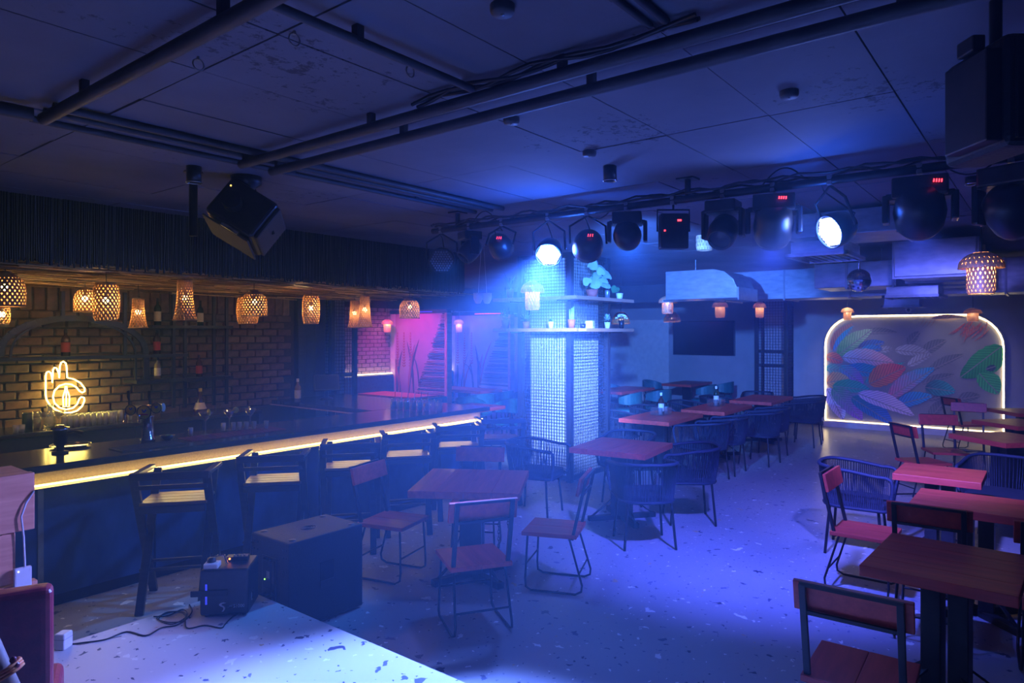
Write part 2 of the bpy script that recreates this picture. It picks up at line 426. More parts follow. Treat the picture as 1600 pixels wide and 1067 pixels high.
# ceiling slab with shuttering panels
ceil = struct('ceiling', MB().bb(-3.1, XB + .1, -4.6, YB + .1, CEIL + .012, CEIL + .15), MAT['ceiling'], 'board-marked concrete ceiling')
pm = {}
xs = [.39 + .99 * k for k in range(-1, 9)]; ys = [-.54 + .535 * k for k in range(0, 14)]
for i in range(len(xs) - 1):
    for j in range(len(ys) - 1):
        key = 0
        if key not in pm: pm[key] = MB().box((0, 0, 0), (.99 - .007, .535 - .006, .03)).mesh('ceiling_panel', MAT['ceiling'])
        o = obj('ceiling_panel', pm[key], None, ceil)
        o.location = ((xs[i] + xs[i + 1]) / 2, (ys[j] + ys[j + 1]) / 2, CEIL + .015 + random.uniform(-.003, .003))
# rest of the ceiling plane beyond the panels, level with them
r = MB(); r.bb(xs[-1], XB, -4.5, YB, CEIL, CEIL + .014); r.bb(-3, xs[0], -4.5, YB, CEIL, CEIL + .014)
r.bb(xs[0], xs[-1], ys[-1], YB, CEIL, CEIL + .014); r.bb(xs[0], xs[-1], -4.5, ys[0], CEIL, CEIL + .014)
obj('ceiling_field', r, MAT['ceiling'], ceil)
# down-stand beam in front of the mural wall and over the alcove
struct('ceiling_beam', MB().bb(13.6, 13.95, -4.5, 9.0, 2.62, CEIL), MAT['plaster_dark'], 'dark ceiling beam crossing in front of the mural wall', bevel=.01)
struct('trim_1', MB().bb(15.38, 15.4, -4.5, 4.36, 0, .09), MAT['plaster_dark'], 'skirting below the mural wall')

# ------------------------------------------------ back-bar brick wall, one object per brick
WBY = 8.3
wb = struct('wall_bar', MB().bb(-.6, 5.62, WBY, WBY + .2, 0, CEIL), MAT['mortar'], 'rough brick wall behind the bar')
bmeshes = []
for k in range(9):
    mb = MB(); mb.box((0, 0, 0), (.205 + random.uniform(-.012, .004), .05, .078 + random.uniform(-.006, .003)))
    me = mb.mesh('brick', MAT[('brick', 'brick_b', 'brick_c')[k % 3]], .009, 2)
    for v in me.vertices: v.co += Vector((random.uniform(-.003, .003), random.uniform(-.004, .004), random.uniform(-.003, .003)))
    bmeshes.append(me)
tall = []
for k in range(5):
    me = MB().box((0, 0, 0), (.098, .05, .245)).mesh('brick', MAT[('brick', 'brick_c')[k % 2]], .009, 2)
    for v in me.vertices: v.co += Vector((random.uniform(-.005, .005), random.uniform(-.004, .004), random.uniform(-.005, .005)))
    tall.append(me)
nb = 0; stuffb = MB()
z = 1.03; row = 0
while z < 2.17:
    x = 1.02 - (.11 if row % 2 else 0)
    while x < 5.55:
        if nb < 262:
            o = obj('brick', random.choice(bmeshes), None, wb, loc=(x, WBY - .018 + random.uniform(-.006, .006), z)); nb += 1
            o.rotation_euler = (0, random.uniform(-.012, .012), 0)
        else: stuffb.box((x, WBY - .018, z), (.2, .05, .075))
        x += .221
    z += .0925; row += 1
x = 1.02
while x < 5.55:
    obj('brick', random.choice(tall), None, wb, loc=(x, WBY - .018 + random.uniform(-.006, .006), 2.31)); x += .117
if stuffb.v:
    o = obj('brick_courses', stuffb, MAT['brick_b'], wb, .006); tag(o, kind='stuff')
lowb = MB(); lowb.bb(-.6, 5.6, WBY - .03, WBY, 0, .97)
obj('render_coat', lowb, MAT['plaster_dark'], wb)
# dark timber end frame of the brick wall
fr = MB(); fr.bb(5.62, 5.74, 8.2, 8.52, 0, CEIL); fr.bb(5.74, 6.05, 8.4, 8.5, 0, CEIL)
struct('trim_2', fr, MAT['stool_dark'], 'dark timber lining at the end of the brick wall', bevel=.006)
struct('wall_service', MB().bb(6.05, 7.4, 10.0, 10.2, 0, CEIL), MAT['plaster_dark'], 'dark service wall beyond the bar')

# ------------------------------------------------ booth partitions with painted panels
def poly_obj(name, pts, fn, d0, d1, mat, parent, smooth=False):
    return obj(name, MB().prism(pts, fn, d0, d1), mat, parent)
side = struct('wall_booth', MB().bb(8.1, 15.2, YB - .06, YB - .001, 0, CEIL), MAT['mortar'], 'pale brick wall along the booths')
bb_ = MB(); z = .9; row = 0
while z < 2.5:
    x = 8.12 + (.1 if row % 2 else 0)
    while x < 15.0:
        bb_.box((x + .1, YB - .07 + random.uniform(-.008, .004), z), (.19 + random.uniform(-.02, .005), .04, .068)); x += .205
    z += .08; row += 1
o = obj('brick_courses', bb_, MAT['brick_pale'], side); tag(o, kind='stuff')
def partition(X, y0, y1, wash, label, idx):
    top = 2.34
    root = thing('booth_partition', label, 'partition', (X, y0, 0), 0, 'painted booth partitions')
    w = y1 - y0
    obj('panel', MB().bb(0, .06, 0, w, 0, top), MAT['panel_' + idx], root, .004)
    obj('head_rail', MB().bb(-.03, .09, -.05, w, top, top + .07), MAT['black_metal'], root, .004)
    obj('post', MB().bb(-.05, .09, -.07, 0, 0, top), MAT['booth_wood'], root, .006)
    obj('plaster_margin', MB().bb(-.012, 0, w - .16, w, .0, top), MAT['white_paint'], root)
    # bamboo screen triangle: horizontal canes filling the right side, wide at the bottom
    mb = MB(); z = .62
    while z < top - .02:
        f = (top - z) / (top - .62); L = .06 + .82 * f
        mb.cyl((-.03, .0, z + random.uniform(-.004, .004)), (-.03, L + random.uniform(-.03, .03), z + random.uniform(-.008, .008)), random.uniform(.008, .015), 6, caps=False)
        z += .034
    o = obj('bamboo_screen', mb, MAT['bamboo_purple'], root); tag(o, kind='stuff')
    # painted reeds
    for k in range(11):
        yb = w * random.uniform(.42, .95); h = random.uniform(.7, 1.2); lean = random.uniform(-.35, .35); wd = random.uniform(.018, .04)
        pts = []; n = 8
        for i in range(n + 1):
            u = i / n; pts.append((yb + lean * u ** 2 + wd * math.sin(PI * u) ** .8 * .9, .65 + h * u - (.35 * u ** 3 if k % 3 == 0 else 0)))
        for i in range(n, -1, -1):
            u = i / n; pts.append((yb + lean * u ** 2 - wd * math.sin(PI * u) ** .8 * .9, .65 + h * u - (.35 * u ** 3 if k % 3 == 0 else 0) - .004))
        obj('painted_reed', MB().prism(pts, lambda a, b_, d: (d, a, b_), -.003 - .0004 * k, 0), MAT['reed_red' if k % 3 == 1 else 'reed_dark'], root)
    for k in range(3):
        yb = w * (.62 + .12 * k)
        mb = MB()
        for j in range(13):
            zz = 1.25 + j * .055; s = .05 * (1 - j / 16)
            for sg in (-1, 1):
                mb.prism([(yb, zz), (yb + sg * s, zz + .03), (yb + sg * s * .8, zz + .055), (yb, zz + .025)], lambda a, b_, d: (d, a, b_), -.006, 0)
        obj('painted_flower_spike', mb, MAT['reed_red'], root)
    return root
plain('panel_a', (.50, .34, .42), (.42, .28, .36), .75, scale=3.)
plain('panel_b', (.44, .42, .52), (.36, .34, .44), .75, scale=3.)
plain('panel_c', (.44, .42, .52), (.36, .34, .44), .75, scale=3.)
plain('reed_dark', (.10, .05, .10), (.06, .035, .07), .8, scale=9.)
plain('reed_red', (.42, .05, .07), (.32, .03, .05), .8, scale=9.)
glow('strip_red', (1., .03, .08), 1.2)
p1 = partition(9.6, 9.18, 10.78, None, 'magenta-lit partition painted with reeds nearest the bar', 'a')
p2 = partition(11.4, 9.05, 10.78, None, 'blue-lit partition painted with reeds left of the mesh column', 'b')
p3 = partition(13.2, 9.0, 10.78, None, 'far painted partition half hidden behind the mesh column', 'c')
obj('light_strip', MB().bb(-.036, -.03, .35, 1.0, 2.36, 2.375), MAT['strip_blue'], p1)
obj('light_strip', MB().bb(-.036, -.03, .1, .95, 2.36, 2.375), MAT['strip_red'], p2)
# colour washes from small floods over each booth
def flood(loc, target, col, watts, ang, label):
    root = thing('flood_lamp', label, 'lamp', loc, 0, 'booth colour washes')
    obj('housing', MB().box((0, 0, 0), (.16, .2, .06)), MAT['black_plastic'], root, .01)
    obj('bracket', MB().tube([(0, -.11, 0), (0, -.11, .1), (0, .11, .1), (0, .11, 0)], .008), MAT['black_metal'], root)
    obj('rod', MB().cyl((0, 0, .1), (0, 0, CEIL - loc[2]), .008), MAT['black_metal'], root)
    lamp('SPOT', 'flood_light', (loc[0], loc[1], loc[2] - .05), col, watts, root, target, spot_size=ang, spot_blend=.8, shadow_soft_size=.08)
flood((8.5, 9.9, 2.72), (9.6, 9.95, 1.35), (.70, .04, .55), 210, 1.9, 'small flood washing the first booth partition magenta')
flood((10.3, 9.9, 2.72), (11.4, 9.9, 1.4), (.09, .06, 1.), 210, 1.9, 'small flood washing the second booth partition blue')
flood((12.2, 9.8, 2.72), (13.2, 9.8, 1.4), (.16, .14, 1.), 90, 1.9, 'small flood washing the third booth partition violet')
# warm cove light and banquette along the booth wall
for k, (x0, x1) in enumerate(((8.15, 9.55), (9.7, 11.35), (11.5, 13.15))):
    bq = thing('banquette', ('dark teal wall bench in the booth nearest the bar', 'dark teal wall bench in the middle booth', 'dark teal wall bench in the far booth')[k], 'bench', (x0, YB - .12, 0), 0, 'booth wall benches')
    w = x1 - x0
    obj('seat', MB().bb(0, w, -.5, 0, .32, .46), MAT['teal_leather'], bq, .03, seg=3)
    obj('backrest', MB().bb(0, w, -.12, 0, .5, 1.1), MAT['teal_leather'], bq, .03, seg=3)
    obj('plinth', MB().bb(.02, w - .02, -.45, 0, 0, .32), MAT['black_metal'], bq)
    obj('cove_strip', MB().bb(0, w, -.06, -.03, 1.115, 1.13), MAT['led_warm'], bq)

# ------------------------------------------------ mural
MX = 15.36
mroot = thing('leaf_mural', 'arched mural of multicoloured tropical leaves edged with warm light', 'mural', (MX, 0, 0))
def MQ(x, y): v = PX(x, y, MX - .03); return (v.y, v.z)
ya, yb_ = MQ(1291, 600)[0], MQ(1567, 600)[0]
zt, zb = 2.28, .13
rad = .62
out = [(ya, zb), (ya, zt - rad)]
for k in range(1, 9):
    t = PI / 2 * k / 8; out.append((ya - rad + rad * math.cos(t), zt - rad + rad * math.sin(t)))
for k in range(0, 9):
    t = PI / 2 * k / 8; out.append((yb_ + rad - rad * math.sin(t), zt - rad + rad * math.cos(t)))
out.append((yb_, zb))
plain('mural_ground', (.36, .35, .36), (.27, .26, .28), .85, scale=2.5, bmp=.35)
obj('backing_panel', MB().prism(out, lambda a, b_, d: (d, a, b_), -.03, 0.), MAT['mural_ground'], mroot)
led = MB().tube([(-.045, a + (.012 if a > (ya + yb_) / 2 else -.012), b_ + (.012 if b_ > zt - rad else 0)) for a, b_ in out], .012, 6)
obj('light_strip', led, MAT['led_mural'], mroot)
cyc, czc = (ya + yb_) / 2, (zt + zb) / 2
def grown(e): return [(a + e * (1 if a > cyc else -1), b_ + (e if b_ > zt - rad else 0)) for a, b_ in out]
o1, o2 = grown(.028), grown(.045); ring = MB()
for k in range(len(out) - 1):
    q = [o1[k], o1[k + 1], o2[k + 1], o2[k]]; ring.prism(q, lambda a, b_, d: (d, a, b_), -.075, .035)
obj('outer_rim', ring, MAT['mural_ground'], mroot)
obj('light_strip', MB().tube([(-.04, ya, zb), (-.04, yb_, zb)], .006, 6), MAT['led_mural'], mroot)
obj('plinth', MB().bb(-.14, .03, yb_ - .03, ya + .03, 0, zb - .012), MAT['white_paint'], mroot, .006)
nleaf = [0]
def leaf(base, tip, width, c1, c2, shape=.8, ragged=0., grow=1.):
    c1 = tuple(min(.95, v * 1.5) for v in c1); c2 = tuple(min(.95, v * 1.5) for v in c2)
    b0, t0 = Vector(MQ(*base)), Vector(MQ(*tip))
    d = t0 - b0; L = d.length; ang = math.atan2(d.y, d.x)
    wid = width * .0135 * grow
    up, dn = [], []; n = 14
    for i in range(n + 1):
        u = i / n; wv = wid * (math.sin(PI * u ** shape) ** .72 if 0 < u < 1 else 0)
        rg = 1 - ragged * (i % 2) * random.random()
        up.append((u * L, wv * rg + .06 * L * math.sin(PI * u))); dn.append((u * L, -wv * (1 - ragged * ((i + 1) % 2) * random.random()) + .06 * L * math.sin(PI * u)))
    pts = up + dn[-2:0:-1]
    nleaf[0] += 1
    o = obj('painted_leaf', MB().prism(pts, lambda a, b_, dd: (a, b_, dd), 0, .0005), MAT['painted_leaf'], mroot)
    # local x along the leaf, local z out of the wall (-X of the room)
    ex = Vector((0, d.x / L, d.y / L)); ez = Vector((-1, 0, 0)); ey = ez.cross(ex)
    M = Matrix((ex, ey, ez)).transposed().to_4x4(); M.translation = Vector((-.0305 - .0006 * nleaf[0], b0.x, b0.y))
    o.matrix_local = M
    o.color = (*c1, 1); o['second_colour'] = (*c2, 1.)
    return o
G1, G2 = (.20, .20, .21), (.13, .13, .15)
for a in (((1345, 520), (1404, 520), 5), ((1418, 540), (1438, 517), 6), ((1440, 553), (1480, 531), 8), ((1450, 580), (1508, 553), 6), ((1440, 600), (1494, 585), 5), ((1450, 625), (1478, 618), 5), ((1452, 655), (1480, 622), 7), ((1495, 625), (1533, 618), 7), ((1445, 610), (1490, 605), 6)):
    leaf(a[0], a[1], a[2], G1, G2)
for a in (((1375, 548), (1396, 545), 5), ((1398, 547), (1455, 553), 8), ((1418, 572), (1458, 553), 6)):
    leaf(a[0], a[1], a[2], (.5, .5, .5), (.3, .3, .31))
GREEN, LG, BL, CY, PU, LI, OR, RD, TE, DK = (.05, .30, .08), (.36, .52, .30), (.06, .18, .50), (.05, .36, .52), (.40, .12, .42), (.62, .45, .72), (.72, .24, .07), (.58, .07, .10), (.05, .40, .32), (.05, .08, .12)
for a in (
    ((1300, 548), (1333, 505), 7, (.30, .12, .10), (.40, .20, .16)), ((1302, 550), (1336, 508), 3.5, BL, CY),
    ((1308, 556), (1364, 514), 8, GREEN, LG), ((1340, 545), (1384, 535), 5, (.10, .10, .2), BL), ((1345, 548), (1380, 545), 4.5, CY, BL),
    ((1290, 556), (1318, 566), 6, OR, RD), ((1316, 558), (1398, 567), 9, (.36, .5, .66), (.66, .3, .34)), ((1318, 576), (1390, 588), 7, BL, TE),
    ((1290, 575), (1318, 580), 5, TE, (.25, .3, .2)), ((1312, 572), (1350, 602), 7, TE, PU),
    ((1291, 598), (1328, 592), 9, OR, (.66, .40, .16)), ((1300, 603), (1362, 610), 7, GREEN, TE), ((1350, 600), (1416, 566), 4, TE, TE),
    ((1358, 600), (1416, 573), 11, OR, RD), ((1405, 600), (1460, 575), 5, DK, TE), ((1388, 622), (1462, 574), 8, (.66, .12, .22), CY),
    ((1445, 605), (1494, 612), 8, DK, TE), ((1402, 632), (1458, 618), 7, BL, CY), ((1292, 606), (1318, 656), 9, (.55, .42, .6), (.62, .5, .66)),
    ((1300, 606), (1348, 657), 10, GREEN, PU), ((1330, 620), (1396, 663), 9, (.03, .20, .16), BL), ((1340, 614), (1430, 650), 8, LI, (.70, .5, .76)),
    ((1566, 540), (1500, 590), 12, (.05, .42, .10), (.03, .28, .08)), ((1530, 583), (1561, 616), 9, (.05, .42, .10), (.08, .5, .16)),
    ((1556, 572), (1540, 577), 3, DK, DK)):
    leaf(*a, ragged=.12, grow=1.45)
for k in range(20):
    x0, y0 = random.uniform(1505, 1548), random.uniform(497, 512)
    leaf((x0, y0), (x0 - random.uniform(8, 30), y0 + random.uniform(12, 28)), .9, (.62, .14, .05), (.42, .08, .08))
for k in range(4): leaf((1462 - 6 * k, 497), (1452 - 6 * k, 512), .8, (.3, .14, .1), (.25, .2, .2))
leaf((1455, 497.5), (1512, 497), 3, OR, (.6, .4, .1))

# two small wall-washers on the back of the beam light the mural
for k, y in enumerate((1.35, 3.05)):
    t = thing('wall_washer', ('right', 'left')[k] + ' small wall-washer behind the beam facing the mural', 'spotlight', (14.05, y, 2.80), 0, 'mural wall-washers')
    obj('can', MB().cyl((0, 0, 0), (.10, 0, -.08), .045, 14), MAT['black_metal'], t)
    obj('stem', MB().cyl((0, 0, .0), (0, 0, CEIL - 2.80 - .004), .012, 8), MAT['black_metal'], t)
    lamp('SPOT', 'washer_beam', (14.17, y, 2.70), (.85, .85, 1.), 26, t, (15.4, y, 1.0), spot_size=1.35, spot_blend=1., shadow_soft_size=.06)

# =================================================================== BAR
BX0, BX1, BY, BZ = .35, 6.38, 5.36, 1.05
bar = thing('bar_counter', 'long dark-topped bar counter with distressed blue front and yellow light strip', 'bar', (0, 0, 0))
top = MB(); top.bb(BX0, BX1, BY, 6.15, BZ - .05, BZ)
obj('counter_top', top, MAT['bar_top'], bar, .012, seg=3)
obj('return_top', MB().bb(5.2, BX1, 6.15, 8.2, BZ - .05, BZ), MAT['bar_top'], bar, .012, seg=3)
obj('cove_board', MB().bb(BX0, BX1 - .06, 5.47, 5.50, .90, 1.0), MAT['cove_tan'], bar)
obj('cove_lip', MB().bb(BX0, BX1 - .06, 5.41, 5.50, .885, .90), MAT['shelf_wood'], bar, .003)
obj('light_strip', MB().bb(BX0, BX1 - .08, 5.415, 5.43, .90, .912), MAT['led_cove'], bar)
obj('light_strip', MB().bb(BX0, BX1 - .08, 5.402, 5.41, .888, .897), MAT['led_yellow'], bar)
x = BX0
pw = [1.28, .62, .62, .62, .62, .62, .62, .62, .4]
edge = [BX0, 1.72] + [1.72 + .775 * k for k in range(1, 6)] + [6.3]
for a, b_ in zip(edge[:-1], edge[1:]):
    obj('front_panel', MB().bb(a + .008, b_ - .008, 5.56, 5.60, .085, .885), MAT['bar_blue'], bar, .004)
obj('carcass', MB().bb(BX0, 6.3, 5.6, 5.68, .0, 1.0).bb(6.22, 6.3, 5.68, 8.15, 0, 1.0), MAT['black_metal'], bar)
obj('toe_kick', MB().bb(BX0, 6.3, 5.59, 5.61, 0, .085), MAT['black_metal'], bar)
obj('edge_trim', MB().bb(1.700, 1.735, 5.553, 5.56, .085, .885), MAT['grey_metal'], bar)
obj('rear_trim', MB().bb(5.17, 5.2, 6.2, 8.2, .99, 1.0), MAT['shelf_wood'], bar)
lamp('AREA', 'cove_light', (3.3, 5.385, .905), (1., .74, .24), 9, bar, (3.3, 4.4, .45), shape='RECTANGLE', size=5.6, size_y=.02)
# back counter
bc = thing('back_counter', 'dark back counter under the brick wall', 'counter', (0, 0, 0))
obj('worktop', MB().bb(.3, 4.7, 7.62, 8.235, .96, 1.0), MAT['bar_top'], bc, .008)
for k in range(6):
    a = .32 + .73 * k
    obj('door', MB().bb(a, a + .715, 7.66, 7.69, .1, .95), MAT['mat_black'], bc, .004)
obj('carcass', MB().bb(.32, 4.68, 7.69, 8.23, 0, .95), MAT['black_metal'], bc)

# ------------------------------------------------ bar stools
def make_stool():
    t = thing('bar_stool', '', 'stool', (0, 0, 0), 0, 'bar stools along the counter')
    W = .235
    # local +Y is toward the bar
    for sx in (-1, 1):
        x = sx * W
        obj('leg', MB().bar((x, -.25, .96), (x, .24, 0), .034, .055, (1, 0, 0)), MAT['stool_dark'], t, .004)
        x2 = sx * (W - .036)
        obj('leg', MB().bar((x2, .22, .93), (x2, -.25, 0), .034, .055, (1, 0, 0)), MAT['stool_dark'], t, .004)
        obj('arm', MB().bar((x, -.27, .965), (x, .20, .95), .045, .03), MAT['stool_dark'], t, .004)
    obj('back_rail', MB().bb(-W - .02, W + .02, -.285, -.25, .935, .985), MAT['stool_dark'], t, .004)
    obj('lower_back_rail', MB().bb(-W, W, -.235, -.215, .86, .89), MAT['stool_dark'], t, .003)
    obj('seat_rail', MB().bb(-W + .02, W - .02, -.205, -.175, .685, .735), MAT['stool_dark'], t, .004)
    obj('seat_rail', MB().bb(-W + .02, W - .02, .13, .16, .685, .735), MAT['stool_dark'], t, .004)
    for k in range(4):
        y = -.18 + .09 * k
        obj('seat_slat', MB().bb(-W + .015, W - .015, y, y + .084, .735, .757), MAT['stool_seat'], t, .004)
    obj('foot_bar', MB().cyl((-W, -.115, .27), (W, -.115, .27), .011), MAT['stool_dark'], t)
    obj('foot_bar', MB().cyl((-W, .10, .27), (W, .10, .27), .011), MAT['stool_dark'], t)
    return t
st0 = make_stool()
words_ = ['first dark X-legged bar stool beside the smoke machine', 'second dark X-legged bar stool behind the subwoofer', 'third dark X-legged bar stool along the counter from the stage', 'fourth dark X-legged bar stool along the counter from the stage', 'fifth dark X-legged bar stool along the counter from the stage', 'last dark X-legged bar stool at the far end of the counter']
for k, (x, rz) in enumerate(((2.42, -.68), (3.22, -.72), (3.98, -.70), (4.68, -.66), (5.40, -.72), (6.12, -.68))):
    if k == 0: st0.location = (x, 5.0, 0); st0.rotation_euler.z = rz; st0['label'] = words_[0]
    else: copy_tree(st0, (x, 5.0 + .015 * (k % 2), 0), rz, words_[k])

# ------------------------------------------------ tables
def link_chain(p0, n, r=.012):
    mb = MB()
    for k in range(n):
        pts = []
        for j in range(8):
            a = 2 * PI * j / 8
            u, w = .6 * r * math.cos(a), 1.5 * r * math.sin(a)
            pts.append(Vector(p0) + (Vector((u, 0, w)) if k % 2 else Vector((0, u, w))) - Vector((0, 0, k * r * 2.2)))
        mb.tube(pts, .0028, 4, True)
    return mb
def make_table(name, label, loc, rz, sx, sy, h=.77, th=.055, chains=True, wide=False):
    t = thing(name, label, 'table', loc, rz, 'red wood tables')
    n = max(2, round(sy / .21)); w = sy / n
    for k in range(n):
        y = -sy / 2 + w * k
        obj('top_plank', MB().bb(-sx / 2, sx / 2, y + .0006, y + w - .0006, h - th, h), MAT['table_wood'], t, .004)
    s = .085
    for dx in ((-.06, .06) if not wide else (-.1, .1)):
        obj('post', MB().bb(dx - .045, dx + .045, -s, s, .05, h - th - .008), MAT['black_metal'], t, .005)
    obj('top_plate', MB().bb(-.2, .2, -.16, .16, h - th - .01, h - th), MAT['black_metal'], t)
    L = .33
    for a in range(4):
        dx, dy = [(1, 1), (1, -1), (-1, 1), (-1, -1)][a]
        obj('foot', MB().bar((0, 0, .025), (dx * L * .8, dy * L * .8, .025), .06, .05), MAT['black_metal'], t, .005)
        obj('brace', MB().bar((dx * .05, dy * .05, .24), (dx * L * .72, dy * L * .72, .045), .022, .012), MAT['black_metal'], t)
    if chains:
        for dx in (-1, 1):
            obj('chain', link_chain((dx * sx * .36, -sy * .3, h - th), 16), MAT['black_metal'], t)
    return t
def avg(*p): return Vector((sum(a[0] for a in p) / len(p), sum(a[1] for a in p) / len(p), 0))
make_table('dining_table', 'red wood table with woven chairs in front of the mesh column', (6.35, 3.53, 0), .12, .84, .82)
make_table('dining_table', 'red wood table set askew between the subwoofer and the blue chairs', (4.11, 3.64, 0), .56, .86, .84)
make_table('dining_table', 'red wood table nearest the column in the long row, with a bottle tray', (8.95, 4.33, 0), .03, 1.22, .74)
make_table('dining_table', 'middle red wood table of the long row, with a white-labelled bottle', (10.56, 4.15, 0), .03, 1.32, .68)
make_table('dining_table', 'farthest bare red wood table of the long row', (12.48, 4.08, 0), .03, 1.38, .72)
make_table('dining_table', 'large dark red table in the right foreground', (4.18, .42, 0), PI / 2 - .04, .655, .74, chains=False)
make_table('dining_table', 'dark red table at the right edge joined to the foreground one', (4.15, -.265, 0), PI / 2 - .04, .695, .74, chains=False)
make_table('dining_table', 'dark table behind the wide plank chair back on the right', (5.72, .40, 0), PI / 2, .74, .60, chains=False)
make_table('dining_table', 'narrow red table standing beside the lone woven chair on the right', (6.80, .73, 0), PI / 2, .62, .62, chains=False)
make_table('dining_table', 'red table turned askew nearest in the right-hand mural row', (9.53, .40, 0), .87, .74, .78)
make_table('dining_table', 'red table turned askew second in the right-hand mural row', (11.22, .33, 0), .85, .70, .74)
make_table('dining_table', 'red table farthest in the right-hand mural row', (12.95, .28, 0), .6, .74, .70)
# booth and alcove tables
make_table('dining_table', 'red booth table in front of the magenta partition', (8.95, 9.85, 0), 0, .7, 1.5, chains=False)
make_table('dining_table', 'red booth table in front of the blue partition', (10.75, 9.75, 0), 0, .7, 1.5, chains=False)
make_table('dining_table', 'red table in the alcove beside the teal chairs', (12.75, 7.05, 0), .02, 1.5, .72, chains=False)
make_table('dining_table', 'farthest red table in the alcove below the screen', (15.3, 6.75, 0), .02, 1.3, .72, chains=False)
make_table('dining_table', 'low-lit table behind the end of the bar', (8.05, 7.3, 0), .0, 1.2, .72, chains=False)

# ------------------------------------------------ chair A: blue rope tub chair (front = +X)
def make_rope_chair():
    t = thing('rope_chair', '', 'chair', (0, 0, 0), 0, 'blue rope tub chairs')
    seat_z = .43
    ring = []; rim = []
    m = 40
    for k in range(m + 1):
        u = -1 + 2 * k / m                        # -1..1 around the back from arm to arm
        a = PI / 2 + (PI) * (u + 1) / 2           # 90..270 deg
        # superellipse back, straight arms
        if abs(u) > .56:
            s = (abs(u) - .56) / .44
            x = -.02 + .26 * s; y = math.copysign(.27, -u)
        else:
            b = PI * (.5 + (u / .56) * .5)
            b = PI / 2 + PI * (u / .56 + 1) / 2
            x = -.02 + .25 * math.copysign(abs(math.cos(b)) ** .75, math.cos(b)); y = .27 * math.copysign(abs(math.sin(b)) ** .75, math.sin(b))
        ring.append(Vector((x * .96, y * .93, seat_z)))
        zt = .775 - .05 * min(1, max(0, (abs(u) - .3) / .6)) ** 1.2
        rim.append(Vector((x * 1.06 - .015, y * 1.05, zt)))
    # arm fronts curve down to the seat
    def front(sg):
        e = rim[-1] if sg < 0 else rim[0]
        g = ring[-1] if sg < 0 else ring[0]
        return [e + Vector((.03, 0, -.006)), e + Vector((.052, 0, -.022)), e + Vector((.062, 0, -.055)), e + Vector((.062, -.0, -.12)), Vector((g.x + .04, g.y, seat_z))]
    path = front(1)[::-1] + rim + front(-1)
    obj('back_rim', MB().tube(path, .016, 8), MAT['rope_blue'], t)
    full = ring + [Vector((.27, -.2, seat_z)), Vector((.27, .2, seat_z))]
    obj('seat_ring', MB().tube(full, .015, 6, True), MAT['rope_blue'], t)
    mb = MB()
    for k in range(m + 1):
        for f in (0, .5):
            i = k + f
            if i > m: continue
            a0 = ring[int(i)].lerp(ring[min(m, int(i) + 1)], f); b0 = rim[int(i)].lerp(rim[min(m, int(i) + 1)], f)
            md = a0.lerp(b0, .5) + Vector((-.008, 0, 0))
            mb.tube([a0, md, b0], .0042, 4)
    o = obj('rope_weave', mb, MAT['rope_blue'], t); tag(o, kind='stuff')
    pts = [(v.x * .95, v.y * .95) for v in full]
    obj('seat_cushion', MB().prism(pts, lambda a, b_, d: (a, b_, d), seat_z - .005, seat_z + .055), MAT['cushion_dark'], t, .018, seg=3)
    for sx in (-1, 1):
        for sy in (-1, 1):
            obj('leg', MB().cyl((sx * .19, sy * .20, seat_z), (sx * .225, sy * .235, 0), .012, 8), MAT['black_metal'], t)
    return t
rc0 = make_rope_chair(); used = [False]
def rope_chair(x, y, deg, label):
    if not used[0]:
        used[0] = True; rc0.location = (x, y, 0); rc0.rotation_euler.z = math.radians(deg); rc0['label'] = label; return rc0
    return copy_tree(rc0, (x, y, 0), math.radians(deg), label)
rope_chair(5.95, 4.36, -75, 'blue rope chair against the lit mesh column')
rope_chair(7.08, 3.85, 188, 'blue rope chair half hidden behind the table by the column')
rope_chair(6.74, 2.96, 125, 'blue rope chair alone on the right of the table by the column')
rope_chair(5.74, 2.96, 42, 'blue rope chair with its back to the camera at the table by the column')
rope_chair(6.72, 1.36, -85, 'lone blue rope chair beside the narrow red table on the right')
for k, (x, y, d) in enumerate(((8.72, 3.60, 84), (9.36, 3.58, 92), (10.32, 3.41, 88), (10.98, 3.48, 93), (12.45, 3.35, 90), (13.35, 3.52, 110))):
    rope_chair(x, y, d, ['nearest', 'second', 'third', 'fourth', 'fifth', 'last'][k] + ' blue rope chair on the aisle side of the long table row')
for k, (x, y, d) in enumerate(((8.85, 5.02, -92), (9.9, 5.0, -88), (11.0, 4.85, -90), (12.2, 4.8, -85), (13.5, 4.5, 195))):
    rope_chair(x, y, d, ['nearest', 'second', 'third', 'fourth', 'end'][k] + ' blue rope chair on the far side of the long table row')
rope_chair(7.75, .35, 170, 'dark rope chair at the right edge beyond the narrow red table')

